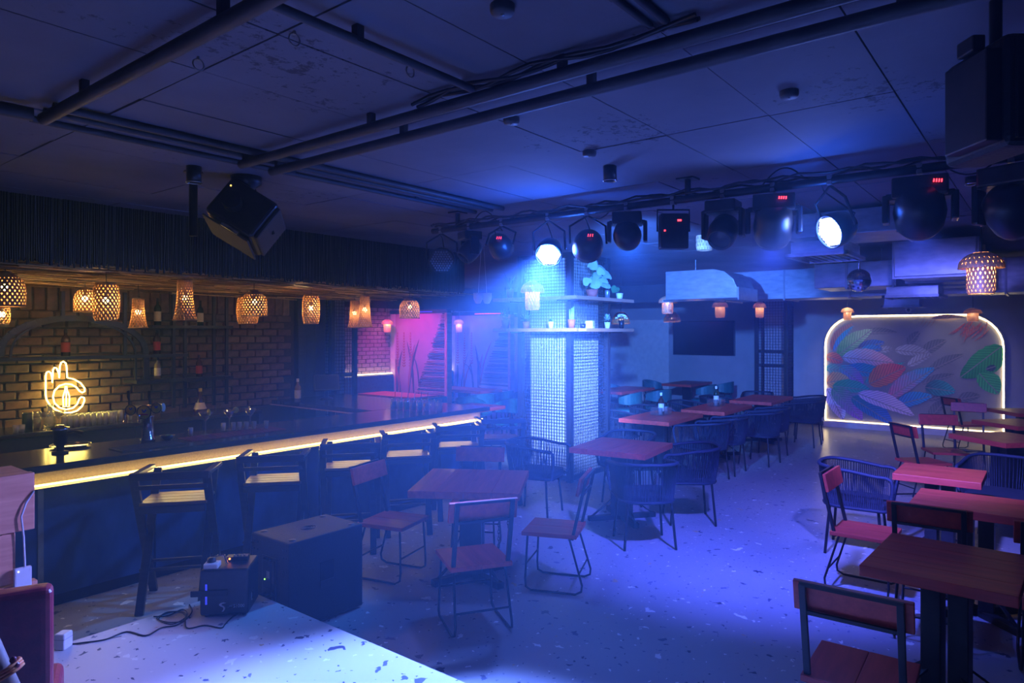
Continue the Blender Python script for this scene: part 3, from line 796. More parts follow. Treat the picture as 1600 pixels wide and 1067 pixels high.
# ------------------------------------------------ chair B: red plank chair on black rod sled (front = +X)
def make_plank_chair():
    t = thing('plank_chair', '', 'chair', (0, 0, 0), 0, 'red plank chairs with black rod legs')
    sh = .45
    for k in range(2):
        y = -.21 + .21 * k
        obj('seat_plank', MB().bb(-.21, .21, y + .0006, y + .2094, sh - .03, sh), MAT['seat_wood'], t, .005)
    a = math.radians(12); M = Matrix.Rotation(-a, 3, 'Y')
    bc_ = Vector((-.245, 0, .81))
    obj('backrest', MB().box(bc_ + Vector((.012, 0, 0)), (.024, .46, .135), M), MAT['seat_wood'], t, .005)
    for sy in (-1, 1):
        obj('upright', MB().bar((-.175, sy * .185, sh - .04), (-.282, sy * .185, .875), .022, .028, (0, 1, 0)), MAT['black_metal'], t, .003)
        y = sy * .175
        path = [(.17, y, sh - .03), (.185, y * 1.08, .10), (.18, y * 1.1, .035), (.14, y * 1.12, .012), (-.20, y * 1.12, .012), (-.245, y * 1.1, .035), (-.25, y * 1.08, .08), (-.15, y, sh - .03)]
        obj('sled_leg', MB().tube(path, .0085, 6), MAT['black_metal'], t)
    obj('back_frame_rail', MB().bar((-.283, -.196, .872), (-.283, .196, .872), .016, .016), MAT['black_metal'], t)
    obj('back_frame_rail', MB().bar((-.252, -.196, .745), (-.252, .196, .745), .016, .016), MAT['black_metal'], t)
    obj('cross_rod', MB().cyl((-.225, -.19, .16), (-.225, .19, .16), .007, 6), MAT['black_metal'], t)
    obj('cross_rod', MB().cyl((.18, -.185, .2), (.18, .185, .2), .007, 6), MAT['black_metal'], t)
    return t
pc0 = make_plank_chair(); usedp = [False]
def plank_chair(x, y, deg, label):
    if not usedp[0]:
        usedp[0] = True; pc0.location = (x, y, 0); pc0.rotation_euler.z = math.radians(deg); pc0['label'] = label; return pc0
    return copy_tree(pc0, (x, y, 0), math.radians(deg), label)
plank_chair(3.46, 3.06, 58, 'red plank chair with its back to the camera at the askew table')
plank_chair(4.37, 3.02, 112, 'red plank chair seen side-on to the right of the askew table')
plank_chair(4.66, 4.08, 212, 'red plank chair behind the askew table facing the stage')
plank_chair(3.74, 4.16, -75, 'plank chair with a yellow-lit seat behind the subwoofer')
plank_chair(3.36, .66, 2, 'red plank chair in the right foreground with its back to the camera')
plank_chair(5.76, 1.10, -90, 'red plank chair seen side-on in front of the lone rope chair')
plank_chair(5.18, .60, 2, 'wide dark plank chair back in front of the narrow red table')
plank_chair(5.12, -.05, 4, 'dark plank chair at the right edge beside the wide plank back')
plank_chair(9.30, 1.17, -48, 'red plank chair with framed back nearest in the right-hand mural row')
plank_chair(10.28, 1.05, 205, 'bright red plank chair facing the camera second in the mural row')
plank_chair(12.30, .95, 186, 'bright red plank chair facing the camera third in the mural row')
plank_chair(13.55, 1.10, -50, 'dark framed plank chair farthest in the mural row')
plank_chair(8.75, -.25, 120, 'plank chair at the right edge under the askew red table')

# ------------------------------------------------ chair C: teal barrel chair
def make_barrel():
    t = thing('barrel_chair', '', 'chair', (0, 0, 0), 0, 'teal leather barrel chairs')
    def band(r, z0, z1):
        n = 18; o_, i_ = [], []
        vs, fs = [], []
        for k in range(n + 1):
            a = PI * .42 + PI * 1.16 * k / n
            zz0 = z0 + .04 * abs(2 * k / n - 1) ** 2; zz1 = z1 - .10 * abs(2 * k / n - 1) ** 2
            for rr, z in ((r, zz0), (r, zz1), (r - .045, zz1), (r - .045, zz0)):
                vs.append((rr * math.cos(a), rr * math.sin(a) * 1.02, z))
        for k in range(n):
            for j in range(4): fs.append((4 * k + j, 4 * k + (j + 1) % 4, 4 * k + 4 + (j + 1) % 4, 4 * k + 4 + j))
        fs += [(3, 2, 1, 0), (4 * n, 4 * n + 1, 4 * n + 2, 4 * n + 3)]
        return MB().add(vs, fs, False)
    obj('back_band', band(.29, .56, .82), MAT['teal_leather'], t, .012)
    obj('seat', MB().lathe([(.001, .40), (.24, .40), (.255, .43), (.25, .475), (.22, .49), (.001, .495)], 20), MAT['teal_leather'], t)
    for sx in (-1, 1):
        for sy in (-1, 1):
            obj('leg', MB().cyl((sx * .17, sy * .17, .42), (sx * .21, sy * .21, 0), .013, 8), MAT['black_metal'], t)
    for sy in (-1, 0, 1):
        a = PI + sy * .9
        obj('back_support', MB().cyl((.22 * math.cos(a), .22 * math.sin(a), .44), (.27 * math.cos(a), .27 * math.sin(a), .62), .010, 6), MAT['black_metal'], t)
    return t
bar0 = make_barrel()
bl = [(11.75, 6.42, 100, 'teal barrel chair in the alcove nearest the mesh column'), (12.75, 6.28, 80, 'teal barrel chair facing the near alcove table'), (14.55, 6.05, 95, 'teal barrel chair at the far alcove table below the screen'), (12.5, 7.75, -85, 'teal barrel chair behind the near alcove table'), (13.4, 7.7, -95, 'second teal barrel chair behind the near alcove table'), (15.0, 7.45, -90, 'teal barrel chair behind the far alcove table'), (15.6, 6.05, 92, 'teal barrel chair under the right half of the screen'),
      (8.75, 8.75, 92, 'teal barrel chair in front of the magenta partition'), (9.78, 8.5, 70, 'teal barrel chair at the end post of the magenta partition'), (10.45, 8.55, 95, 'teal barrel chair facing the blue booth table'), (11.12, 8.55, 105, 'second teal barrel chair facing the blue booth table'), (8.9, 7.9, -100, 'teal barrel chair beside the low-lit table behind the bar'), (9.05, 7.2, 180, 'teal barrel chair just left of the mesh column')]
for k, (x, y, d, lb) in enumerate(bl):
    if k == 0: bar0.location = (x, y, 0); bar0.rotation_euler.z = math.radians(d); bar0['label'] = lb
    else: copy_tree(bar0, (x, y, 0), math.radians(d), lb)

# ------------------------------------------------ red leather chair on the stage (front = +X)
rl = thing('armchair', 'red leather chair cropped by the lower left corner', 'chair', (0, 0, SZ), 0)
pc = P(82, 932, 1.12); ang = math.radians(68)
obj('backrest', MB().box((-.235, 0, .60), (.085, .50, .60)), MAT['red_leather'], rl, .03, seg=4)
obj('seat', MB().box((.02, 0, .40), (.48, .5, .11)), MAT['red_leather'], rl, .035, seg=4)
for sx in (-1, 1):
    for sy in (-1, 1): obj('leg', MB().cyl((sx * .2, sy * .2, .36), (sx * .22, sy * .22, 0), .016, 8), MAT['black_metal'], rl)
# the right-hand top corner of its back sits at the pixel above
rl.rotation_euler.z = ang
cr_ = Matrix.Rotation(ang, 3, 'Z') @ Vector((-.27, -.25, 0))
rl.location = (pc.x - cr_.x, pc.y - cr_.y, SZ)

# =================================================================== MESH-CLAD COLUMNS
def grid(o, u, v, lu, lv, step, r):
    # o origin, u/v unit vectors
    mb = MB(); o, u, v = Vector(o), Vector(u), Vector(v); w = u.cross(v).normalized() * r
    def strip(a, b, off):
        d = (b - a).normalized(); s = d.cross(w).normalized() * r
        c = [a - s - w, a + s - w, a + s + w, a - s + w]; e = [x + (b - a) for x in c]
        off = w * off * 1.6
        mb.add([x + off for x in c + e], [(0, 4, 5, 1), (1, 5, 6, 2), (2, 6, 7, 3), (3, 7, 4, 0)])
    n = int(lu / step)
    for k in range(n + 1): strip(o + u * (k * step), o + u * (k * step) + v * lv, 0)
    for k in range(int(lv / step) + 1): strip(o + v * (k * step), o + v * (k * step) + u * lu, 1)
    return mb
def mesh_column(name, label, x0, y0, wx, wy, step, inset, core, bars=(), h=CEIL, r=.0032):
    t = thing(name, label, 'column', (x0, y0, 0))
    obj('core', MB().bb(inset, wx - inset, inset, wy - inset, 0, h), MAT[core], t)
    pw = .075
    for a, b_ in ((0, 0), (wx, 0), (0, wy), (wx, wy)):
        obj('corner_post', MB().box((a, b_, h / 2), (pw, pw, h)), MAT['black_metal'], t, .004)
    obj('wire_mesh', grid((0, pw / 2, .08), (0, 1, 0), (0, 0, 1), wy - pw, h - .1, step, r), MAT['black_metal'], t)
    obj('wire_mesh', grid((pw / 2, 0, .08), (1, 0, 0), (0, 0, 1), wx - pw, h - .1, step, r), MAT['black_metal'], t)
    for z in (.05, h - .03) + tuple(bars):
        obj('frame_rail', MB().bb(-.02, .02, 0, wy, z - .03, z + .03), MAT['black_metal'], t)
        obj('frame_rail', MB().bb(0, wx, -.02, .02, z - .03, z + .03), MAT['black_metal'], t)
    return t
KX, KY, KWX, KWY = 7.46, 4.91, .94, .80
mesh_column('mesh_column', 'white column clad in black wire mesh, lit blue, carrying plant shelves', KX, KY, KWX, KWY, .042, .09, 'white_paint')
mesh_column('mesh_column', 'dark wire mesh column left of the leaf mural', 15.0, 4.40, .55, .62, .06, .12, 'plaster', (1.25, 1.55))
mesh_column('mesh_column', 'dark wire mesh column beyond the end of the bar', 7.5, 9.95, .5, .72, .06, .12, 'plaster', (1.2,))
# two shelves wrapped around the lit column
SHC = []
for z, nm in ((1.965, 'lower'), (2.375, 'upper')):
    s = thing('plank_shelf', nm + ' wooden shelf wrapped around the lit mesh column', 'shelf', (KX - .28, KY - .28, z), 0, 'plant shelves on the column')
    wx, wy, d = KWX + .56, KWY + .56, .245
    for a in ((0, wx, 0, d), (0, wx, wy - d, wy), (0, d, d + .002, wy - d - .002), (wx - d, wx, d + .002, wy - d - .002)):
        obj('plank', MB().bb(a[0], a[1], a[2], a[3], 0, .045), MAT['shelf_wood'], s, .004)
    for a in (.3, wx - .3): obj('bracket', MB().bar((a, .02, -.01), (a, .27, -.01), .025, .012), MAT['black_metal'], s)
    for a in (.3, wy - .3): obj('bracket', MB().bar((.02, a, -.01), (.27, a, -.01), .025, .012), MAT['black_metal'], s)
    if nm == 'lower': obj('name_plate', MB().bb(.06, .22, -.006, 0, .008, .04), MAT['white_plastic'], s)
    SHC.append(z + .045)

# ------------------------------------------------ shelf plants
def pot_prof(r, h): return [(.001, 0), (r * .72, 0), (r, h), (r * .9, h), (r * .85, h * .85), (.001, h * .82)]
def blade(mb, base, tip, w, bend=.0):
    b, t = Vector(base), Vector(tip); d = t - b; s = d.cross(Vector((0, 0, 1)))
    s = (s.normalized() if s.length > 1e-5 else Vector((1, 0, 0))) * w
    n = 5; L, R = [], []
    for k in range(n + 1):
        u = k / n; p = b + d * u + Vector((0, 0, bend * math.sin(PI * u))); q = s * math.sin(PI * (u * .88 + .1))
        L.append(p - q); R.append(p + q)
    vs = L + R; mb.add(vs, [(k, k + 1, n + 2 + k, n + 1 + k) for k in range(n)], True)
def heart(mb, c, size, nrm, spin):
    nrm = Vector(nrm).normalized(); a = nrm.orthogonal().normalized(); b = nrm.cross(a)
    a, b = a * math.cos(spin) + b * math.sin(spin), -a * math.sin(spin) + b * math.cos(spin)
    pts = [(0, -1), (.5, -.55), (.8, 0), (.75, .5), (.4, .75), (0, .55), (-.4, .75), (-.75, .5), (-.8, 0), (-.5, -.55)]
    c = Vector(c); vs = [c + (a * x + b * y) * size + nrm * (-.12 * size * (x * x)) for x, y in pts] + [c + nrm * .05 * size]
    mb.add(vs, [(i, (i + 1) % 10, 10) for i in range(10)], True)
def at_shelf(px, lvl, inset=.12):
    # along the front edges of the shelf: left of the corner on the -X side, right of it on the -Y side
    z = SHC[lvl]; xs_, ys_ = KX - .28 + inset, KY - .28 + inset
    v = PX(px, 500, xs_) if px < 893 else PY(px, 500, ys_)
    return Vector((v.x, v.y, z))
def potted(name, label, px, lvl, r, h, pm, leafm, style, size):
    t = thing(name, label, 'plant', at_shelf(px, lvl), 0, 'plants on the column shelves')
    obj('pot', MB().lathe(pot_prof(r, h), 16), MAT[pm], t)
    if style == 'monstera':
        for k in range(17):
            a = random.uniform(0, 2 * PI); rr = random.uniform(.05, 1) * size; c = Vector((rr * math.cos(a), rr * math.sin(a) * .45 - .09, h + random.uniform(.06, size * 1.25)))
            lm = MB(); heart(lm, c, size * random.uniform(.26, .4), (math.cos(a) * .5 - .7, math.sin(a) * .5 - .5, .55), random.uniform(0, 6))
            lf = obj('leaf', lm, MAT[leafm], t)
            obj('stalk', MB().tube([(0, 0, h * .8), (c.x * .4, c.y * .4, h + c.z * .4), tuple(c)], .003, 4), MAT['green_leaf'], lf)
        return t
    mb = MB()
    if style == 'aloe':
        for k in range(14):
            a = random.uniform(0, 2 * PI); l_ = size * random.uniform(.6, 1); blade(mb, (0, 0, h * .8), (l_ * .55 * math.cos(a), l_ * .55 * math.sin(a), h + l_), .009, .02)
    elif style == 'cactus':
        for k in range(5):
            a = k * 1.3; mb.tube([(.02 * math.cos(a), .02 * math.sin(a), h * .8), (.025 * math.cos(a), .025 * math.sin(a), h + size * (.6 + .1 * k))], [.014, .010], 7)
    elif style == 'bush':
        for k in range(46):
            a = random.uniform(0, 2 * PI); e = random.uniform(.1, 1.2); l_ = size * random.uniform(.5, 1)
            c = Vector((l_ * math.cos(a) * math.cos(e) * .7, l_ * math.sin(a) * math.cos(e) * .7, h + l_ * math.sin(e)))
            blade(mb, c * .6 + Vector((0, 0, h * .4)), c, .010, .0)
    elif style == 'flowers':
        for k in range(26):
            a = random.uniform(0, 2 * PI); e = random.uniform(.3, 1.3); c = Vector((size * math.cos(a) * math.cos(e), size * math.sin(a) * math.cos(e), h + size * .9 * math.sin(e)))
            mb.ball(c, .014, 6, 4)
    elif style == 'single':
        heart(mb, (-.02, .06, h + .06), .075, (-.6, -.5, .4), .3); mb.tube([(0, 0, h * .8), (-.01, .03, h + .05)], .003, 4)
    o = obj('foliage', mb, MAT[leafm], t); tag(o, kind='stuff')
    return t
potted('potted_plant', 'spiky aloe in a red pot at the left end of the upper shelf', 797, 1, .055, .12, 'terracotta', 'green_leaf', 'aloe', .22)
potted('potted_plant', 'large leafy plant on the upper shelf near the column corner', 925, 1, .085, .10, 'terracotta', 'pale_leaf', 'monstera', .26)
potted('potted_plant', 'small white pot with one heart leaf at the right end of the upper shelf', 968, 1, .05, .085, 'white_ceramic', 'green_leaf', 'single', .1)
potted('potted_plant', 'green plant in a red pot at the left end of the lower shelf', 790, 0, .06, .12, 'terracotta', 'green_leaf', 'bush', .2)
potted('potted_plant', 'pale plant on the lower shelf left of the white pots', 822, 0, .05, .09, 'terracotta', 'pale_leaf', 'bush', .16)
potted('potted_plant', 'small white pot in the middle of the left lower shelf', 861, 0, .038, .085, 'white_ceramic', 'green_leaf', 'bush', .05)
potted('potted_plant', 'tall cactus in a red pot at the column corner of the lower shelf', 893, 0, .05, .11, 'terracotta', 'pale_leaf', 'cactus', .16)
potted('potted_plant', 'white pot with a spiky succulent on the right lower shelf', 949, 0, .043, .085, 'white_ceramic', 'pale_leaf', 'bush', .14)
potted('potted_plant', 'dark vase of white flowers at the right end of the lower shelf', 971, 0, .042, .12, 'black_metal', 'white_flower', 'flowers', .085)
v = thing('bottle_vase', 'slim grey bottle vase on the upper shelf', 'vase', at_shelf(949, 1), 0)
obj('body', MB().lathe([(.001, 0), (.036, 0), (.038, .1), (.016, .14), (.014, .17), (.02, .175)], 14), MAT['grey_metal'], v); obj('stopper', MB().lathe([(.001, .172), (.013, .172), (.013, .19), (.001, .192)], 10), MAT['black_metal'], v)
v = thing('photo_cube', 'white cube with a dark motif on the lower shelf', 'ornament', at_shelf(922, 0), .25)
obj('cube', MB().bb(-.05, .05, -.05, .05, 0, .1), MAT['white_ceramic'], v, .005)
obj('motif', MB().bb(-.012, .0, -.052, -.05, .03, .075).bb(-.012, .014, -.052, -.05, .03, .04), MAT['black_metal'], v)
v = thing('mug', 'small black mug beside the white cube', 'mug', at_shelf(911, 0), 0)
obj('cup', MB().lathe([(.001, 0), (.034, 0), (.036, .06), (.032, .06), (.03, .008), (.001, .006)], 14), MAT['black_plastic'], v); obj('handle', MB().tube([(.034, 0, .015), (.055, 0, .02), (.055, 0, .045), (.034, 0, .05)], .005), MAT['black_plastic'], v)

# =================================================================== CANOPY OF BAMBOO OVER THE BAR
CY0, CY1, CZ0, CZ1 = 6.09, 8.27, 2.50, 2.455
can = thing('bamboo_canopy', 'bamboo cane canopy hanging over the bar', 'canopy', (0, 0, 0))
mb = MB()
for k in range(760):
    x = random.uniform(.2, 6.6); y = random.uniform(CY0, CY1 - .1); L = random.uniform(.5, 1.5); a = random.gauss(.14, .2)
    z = CZ0 + (CZ1 - CZ0) * (y - CY0) / (CY1 - CY0) + random.uniform(-.045, .012)
    p = Vector((x - L / 2 * math.cos(a), max(CY0, min(CY1 - .02, y - L / 2 * math.sin(a))), z)); q = Vector((x + L / 2 * math.cos(a), max(CY0, min(CY1 - .02, y + L / 2 * math.sin(a))), z + random.uniform(-.015, .015)))
    mb.cyl(p, q, random.uniform(.003, .008), 5, caps=False)
o = obj('cane_layer', mb, MAT['bamboo'], can); tag(o, kind='stuff')
obj('backing_board', MB().bb(.1, 6.7, CY0 + .02, CY1, CZ0 + .035, CZ0 + .06), MAT['plaster_dark'], can)
mb = MB()
x = .1
while x < 6.7:
    mb.cyl((x, CY0 + random.uniform(-.012, .012), CZ0 - .015 + random.uniform(-.02, .02)), (x + random.uniform(-.01, .01), CY0 + random.uniform(-.01, .01), CEIL), random.uniform(.005, .010), 5, caps=False); x += .0155
y = CY0
while y < CY1:
    mb.cyl((6.7 + random.uniform(-.01, .01), y, CZ0 - .015 + random.uniform(-.02, .02)), (6.7, y, CEIL), random.uniform(.005, .010), 5, caps=False); y += .018
o = obj('reed_fascia', mb, MAT['bamboo_dark'], can); tag(o, kind='stuff')
obj('fascia_board', MB().bb(.1, 6.68, CY0 + .015, CY0 + .03, CZ0 + .02, CEIL).bb(6.66, 6.68, CY0 + .03, CY1, CZ0 + .02, CEIL), MAT['plaster_dark'], can)

# =================================================================== PENDANTS
def weave(prof, n, tw, w, mb=None, steps=12):
    # two families of helical strips on a surface of revolution prof(u)->(r,z)
    mb = mb or MB()
    for sg in (-1, 1):
        for k in range(n):
            a0 = 2 * PI * k / n; L, R = [], []
            for i in range(steps + 1):
                u = i / steps; r_, z = prof(u); a = a0 + sg * tw * u; da = w / max(r_, .02)
                rr = r_ + .0012 * sg
                L.append((rr * math.cos(a - da), rr * math.sin(a - da), z)); R.append((rr * math.cos(a + da), rr * math.sin(a + da), z))
            mb.add(L + R, [(i, i + 1, steps + 2 + i, steps + 1 + i) for i in range(steps)], True)
    return mb
def dome(R, Hh): return lambda u: ((R * min(1., (1 - (1 - u * 1.9) ** 2) ** .5) if u < .52 else R) if u > .02 else R * .2, -Hh * u)
def barrel(R, Hh): return lambda u: (R * (.80 + .2 * math.sin(PI * min(1, max(0, u * .8 + .1)))) * (1 if .06 < u < .97 else .9), -Hh * u)
def cone(R, Hh): return lambda u: (R * (.62 + .06 * u + .32 * u ** 3), -Hh * u)
PM = {}
def pendant(name, label, pos, kind, R, Hh, watts, drop=.25, group='bamboo pendants over the bar', zc=None):
    t = thing(name, label, 'pendant lamp', pos, random.uniform(0, 3), group)
    prof = dict(dome=dome, barrel=barrel, cone=cone)[kind](R, Hh)
    n = max(12, int(R * 190))
    obj('shade', weave(prof, n, 1.5 * Hh / R / 2.2, R * .075), MAT['wicker'], t)
    r0, z0 = prof(0.03); r1, z1 = prof(1.)
    obj('top_cap', MB().lathe([(.001, .012), (r0 * .96, .006), (r0, -.012)], 18), MAT['shade_rim'], t)
    obj('rim', MB().tube([(r1 * math.cos(2 * PI * k / 24), r1 * math.sin(2 * PI * k / 24), z1) for k in range(24)], .0055, 5, True), MAT['shade_rim'], t)
    zb_ = -Hh * .45
    obj('bulb', MB().ball((0, 0, zb_), .026, 10, 8), MAT['bulb'], t)
    obj('socket', MB().cyl((0, 0, zb_ + .024), (0, 0, zb_ + .07), .014, 8), MAT['black_plastic'], t)
    top = (zc or CEIL) - pos[2]
    obj('cord', MB().cyl((0, 0, zb_ + .06), (0, 0, top), .0035, 6), MAT['cable_black'], t)
    lamp('POINT', 'pendant_light', (pos[0], pos[1], pos[2] + zb_ - .002), (1., .60, .24), watts, t, shadow_soft_size=.045)
    return t
def bar_pend(label, px, y0, y1, w, kind, Y, watts):
    a = PY(px, y0, Y); b_ = PY(px, y1, Y); t = (a - Vector((0, 0, H))).dot(Vector((CA, SA, 0)))
    R = w / F * t / 2
    pendant('bamboo_pendant', label, (a.x, a.y, a.z), kind, R, a.z - b_.z, watts, zc=2.462)
BW = 13.
bar_pend('woven dome pendant cut by the left edge of the picture', 8, 425, 478, 54, 'dome', 6.35, BW)
bar_pend('small woven pendant low at the left edge', 3, 479, 506, 22, 'barrel', 7.3, BW * .7)
bar_pend('woven dome pendant just left of the long barrel pendant', 133, 450, 487, 31, 'dome', 7.2, BW)
bar_pend('long woven barrel pendant third from the left edge', 166, 443, 501, 38, 'barrel', 6.35, BW)
bar_pend('small flared woven pendant hanging lower before the bottle shelf', 216, 467, 512, 27, 'cone', 7.2, BW * .8)
bar_pend('large flared woven pendant right of the small flared one', 289, 438, 500, 35, 'cone', 6.35, BW)
bar_pend('woven barrel pendant half hidden behind a dome pendant', 387, 463, 506, 33, 'barrel', 7.2, BW * .8)
bar_pend('woven dome pendant overlapping a barrel pendant', 397, 454, 493, 39, 'dome', 6.35, BW)
bar_pend('single woven barrel pendant near the bar corner', 486, 461, 506, 27, 'barrel', 6.5, BW)
bar_pend('flared woven pendant, left of the overlapping pair', 554, 470, 512, 22, 'cone', 7.3, BW * .8)
bar_pend('flared woven pendant, right of the overlapping pair', 570, 462, 511, 24, 'cone', 6.5, BW)
bar_pend('woven dome pendant last along the bar before the booths', 640, 465, 497, 31, 'dome', 6.4, BW)
def mushroom(label, px, y0, y1, w, t, watts, mat='wicker_pale', only_cap=False):
    a = PT(px, y0, t); s = t / F; R = w * s / 2; Hh = (y1 - y0) * s
    o = thing('cap_pendant', label, 'pendant lamp', tuple(a), random.uniform(0, 3), 'two-tier bamboo cap pendants')
    ch = Hh * (.38 if not only_cap else 1.)
    cp = lambda u: (R * math.sin(min(1., .22 + u * .80) * PI / 2), -ch * u ** 1.4)
    obj('cap', weave(cp, max(14, int(R * 160)), .5, R * .085), MAT[mat], o)
    obj('cap_lining', MB().lathe([(cp(u)[0] * .985, cp(u)[1] - .003) for u in (0, .2, .4, .6, .8, 1.)], 24), MAT['shade_tr'], o)
    obj('top_cap', MB().lathe([(.001, .008), (cp(0)[0], .002)], 14), MAT['shade_rim'], o)
    if not only_cap:
        r2 = R * .62
        bd = lambda u: (r2 * (1 if u < .85 else 1 - (u - .85) * .7), -ch * .8 - (Hh - ch * .8) * u)
        obj('body', weave(bd, max(14, int(r2 * 200)), 1.1, r2 * .10), MAT[mat], o)
        obj('body_lining', MB().lathe([(bd(u)[0] * .98, bd(u)[1]) for u in (0, .3, .6, .85, 1.)], 22), MAT['shade_tr'], o)
    zb_ = -ch * 1.15 if not only_cap else -ch * .6
    obj('bulb', MB().ball((0, 0, zb_), R * .17, 10, 8), MAT['bulb_soft'], o)
    obj('cord', MB().cyl((0, 0, zb_), (0, 0, CEIL - a.z), .004, 6), MAT['cable_black'], o)
    if watts: lamp('POINT', 'pendant_light', (a.x, a.y, a.z + zb_), (1., .62, .30), watts, o, shadow_soft_size=.04)
    return o
m, n, l, b = nodes('shade_tr')
tr = n.new('ShaderNodeBsdfTranslucent'); tp = n.new('ShaderNodeBsdfTransparent'); m1 = n.new('ShaderNodeMixShader'); m2 = n.new('ShaderNodeMixShader')
f_ = noise(n, l, coords(n, l), 60.); rr_ = ramp(n, [(.3, (.6, .36, .18)), (.7, (.85, .6, .34))]); l.new(f_, rr_.inputs[0]); l.new(rr_.outputs[0], tr.inputs[0]); l.new(rr_.outputs[0], b.inputs['Base Color'])
m1.inputs[0].default_value = .55; l.new(b.outputs[0], m1.inputs[1]); l.new(tr.outputs[0], m1.inputs[2])
m2.inputs[0].default_value = .45; l.new(m1.outputs[0], m2.inputs[1]); l.new(tp.outputs[0], m2.inputs[2]); l.new(m2.outputs[0], n['Material Output'].inputs[0])
mushroom('two-tier bamboo lamp hanging in front of the plant shelves', 832, 440, 484, 37, 8.2, 8)
mushroom('two-tier bamboo lamp behind the rig beside the square light', 1101, 339, 391, 42, 7.4, 12)
mushroom('two-tier bamboo lamp in the alcove, first right of the column', 1043, 463, 490, 28, 11.5, 6)
mushroom('two-tier bamboo lamp in the alcove above the screen', 1125, 470, 496, 24, 13.2, 6)
mushroom('two-tier bamboo lamp in front of the far mesh column', 1187, 472, 496, 20, 14.2, 6)
mushroom('dome lamp unlit below the alcove lamps', 1050, 488, 503, 26, 13.5, 2, 'wicker', True)
mushroom('dome lamp seen behind the right end of the lower plant shelf', 970, 488, 506, 28, 12.0, 3, 'wicker', True)
mushroom('large two-tier bamboo lamp glowing orange on the right', 1533, 395, 459, 62, 5.4, 30, 'wicker')
mushroom('two-tier bamboo lamp at the left corner of the mural', 1324, 481, 500, 19, 13.2, 5, 'wicker')
mushroom('two-tier bamboo lamp at the right corner of the mural', 1520, 482, 502, 25, 11.8, 5, 'wicker')
mushroom('two-tier bamboo lamp in the magenta booth', 605, 499, 519, 18, 13.8, 5)
mushroom('two-tier bamboo lamp in the blue booth', 717, 499, 519, 16, 15.0, 5)

# =================================================================== LIGHTING RIG
rig = thing('lighting_rig', 'black pipe rig crossing the hall and carrying the stage lights', 'rig', (RIGX, 0, RIGZ))
Y0r, Y1r = -1.2, 4.35
obj('pipe', MB().cyl((0, Y0r, 0), (0, Y1r, 0), .026, 12), MAT['black_metal'], rig)
for y in (-.6, 1.93, 4.05):
    obj('hanger', MB().cyl((0, y, .0), (0, y, CEIL - RIGZ), .022, 8), MAT['black_metal'], rig)
    obj('ceiling_plate', MB().box((0, y, CEIL - RIGZ - .006), (.12, .12, .012)), MAT['black_metal'], rig)
for k in range(3):
    pts = []; n = 60
    for i in range(n + 1):
        y = Y0r + (Y1r - Y0r) * i / n; ph = i * .55 + k * 2.1
        pts.append((.03 * math.cos(ph), y, .025 + .03 * abs(math.sin(ph * .7)) + .012 * math.sin(i * 1.7 + k)))
    obj('power_cable', MB().tube(pts, .008, 5), MAT['cable_black'], rig)
for k in range(4):
    y = .3 + k * 1.1 + random.uniform(-.2, .2)
    obj('cable_loop', MB().tube([(.02, y + .28 * u - .14, .02 + .10 * math.sin(PI * u) * (1 if k % 2 else -.8)) for u in [i / 12 for i in range(13)]], .005, 5), MAT['cable_black'], rig)
def clamp(t, z):
    obj('clamp', MB().box((0, 0, z), (.05, .03, .06)), MAT['grey_metal'], t, .006)
def face_dir(yaw, pitch):  # unit vector
    return Vector((math.cos(pitch) * math.cos(yaw), math.cos(pitch) * math.sin(yaw), math.sin(pitch)))
def rigy(px): return PX(px, 300, RIGX).y
def look(d):               # matrix whose -Z... local +Z along d
    return Vector(d).to_track_quat('Z', 'Y').to_matrix()
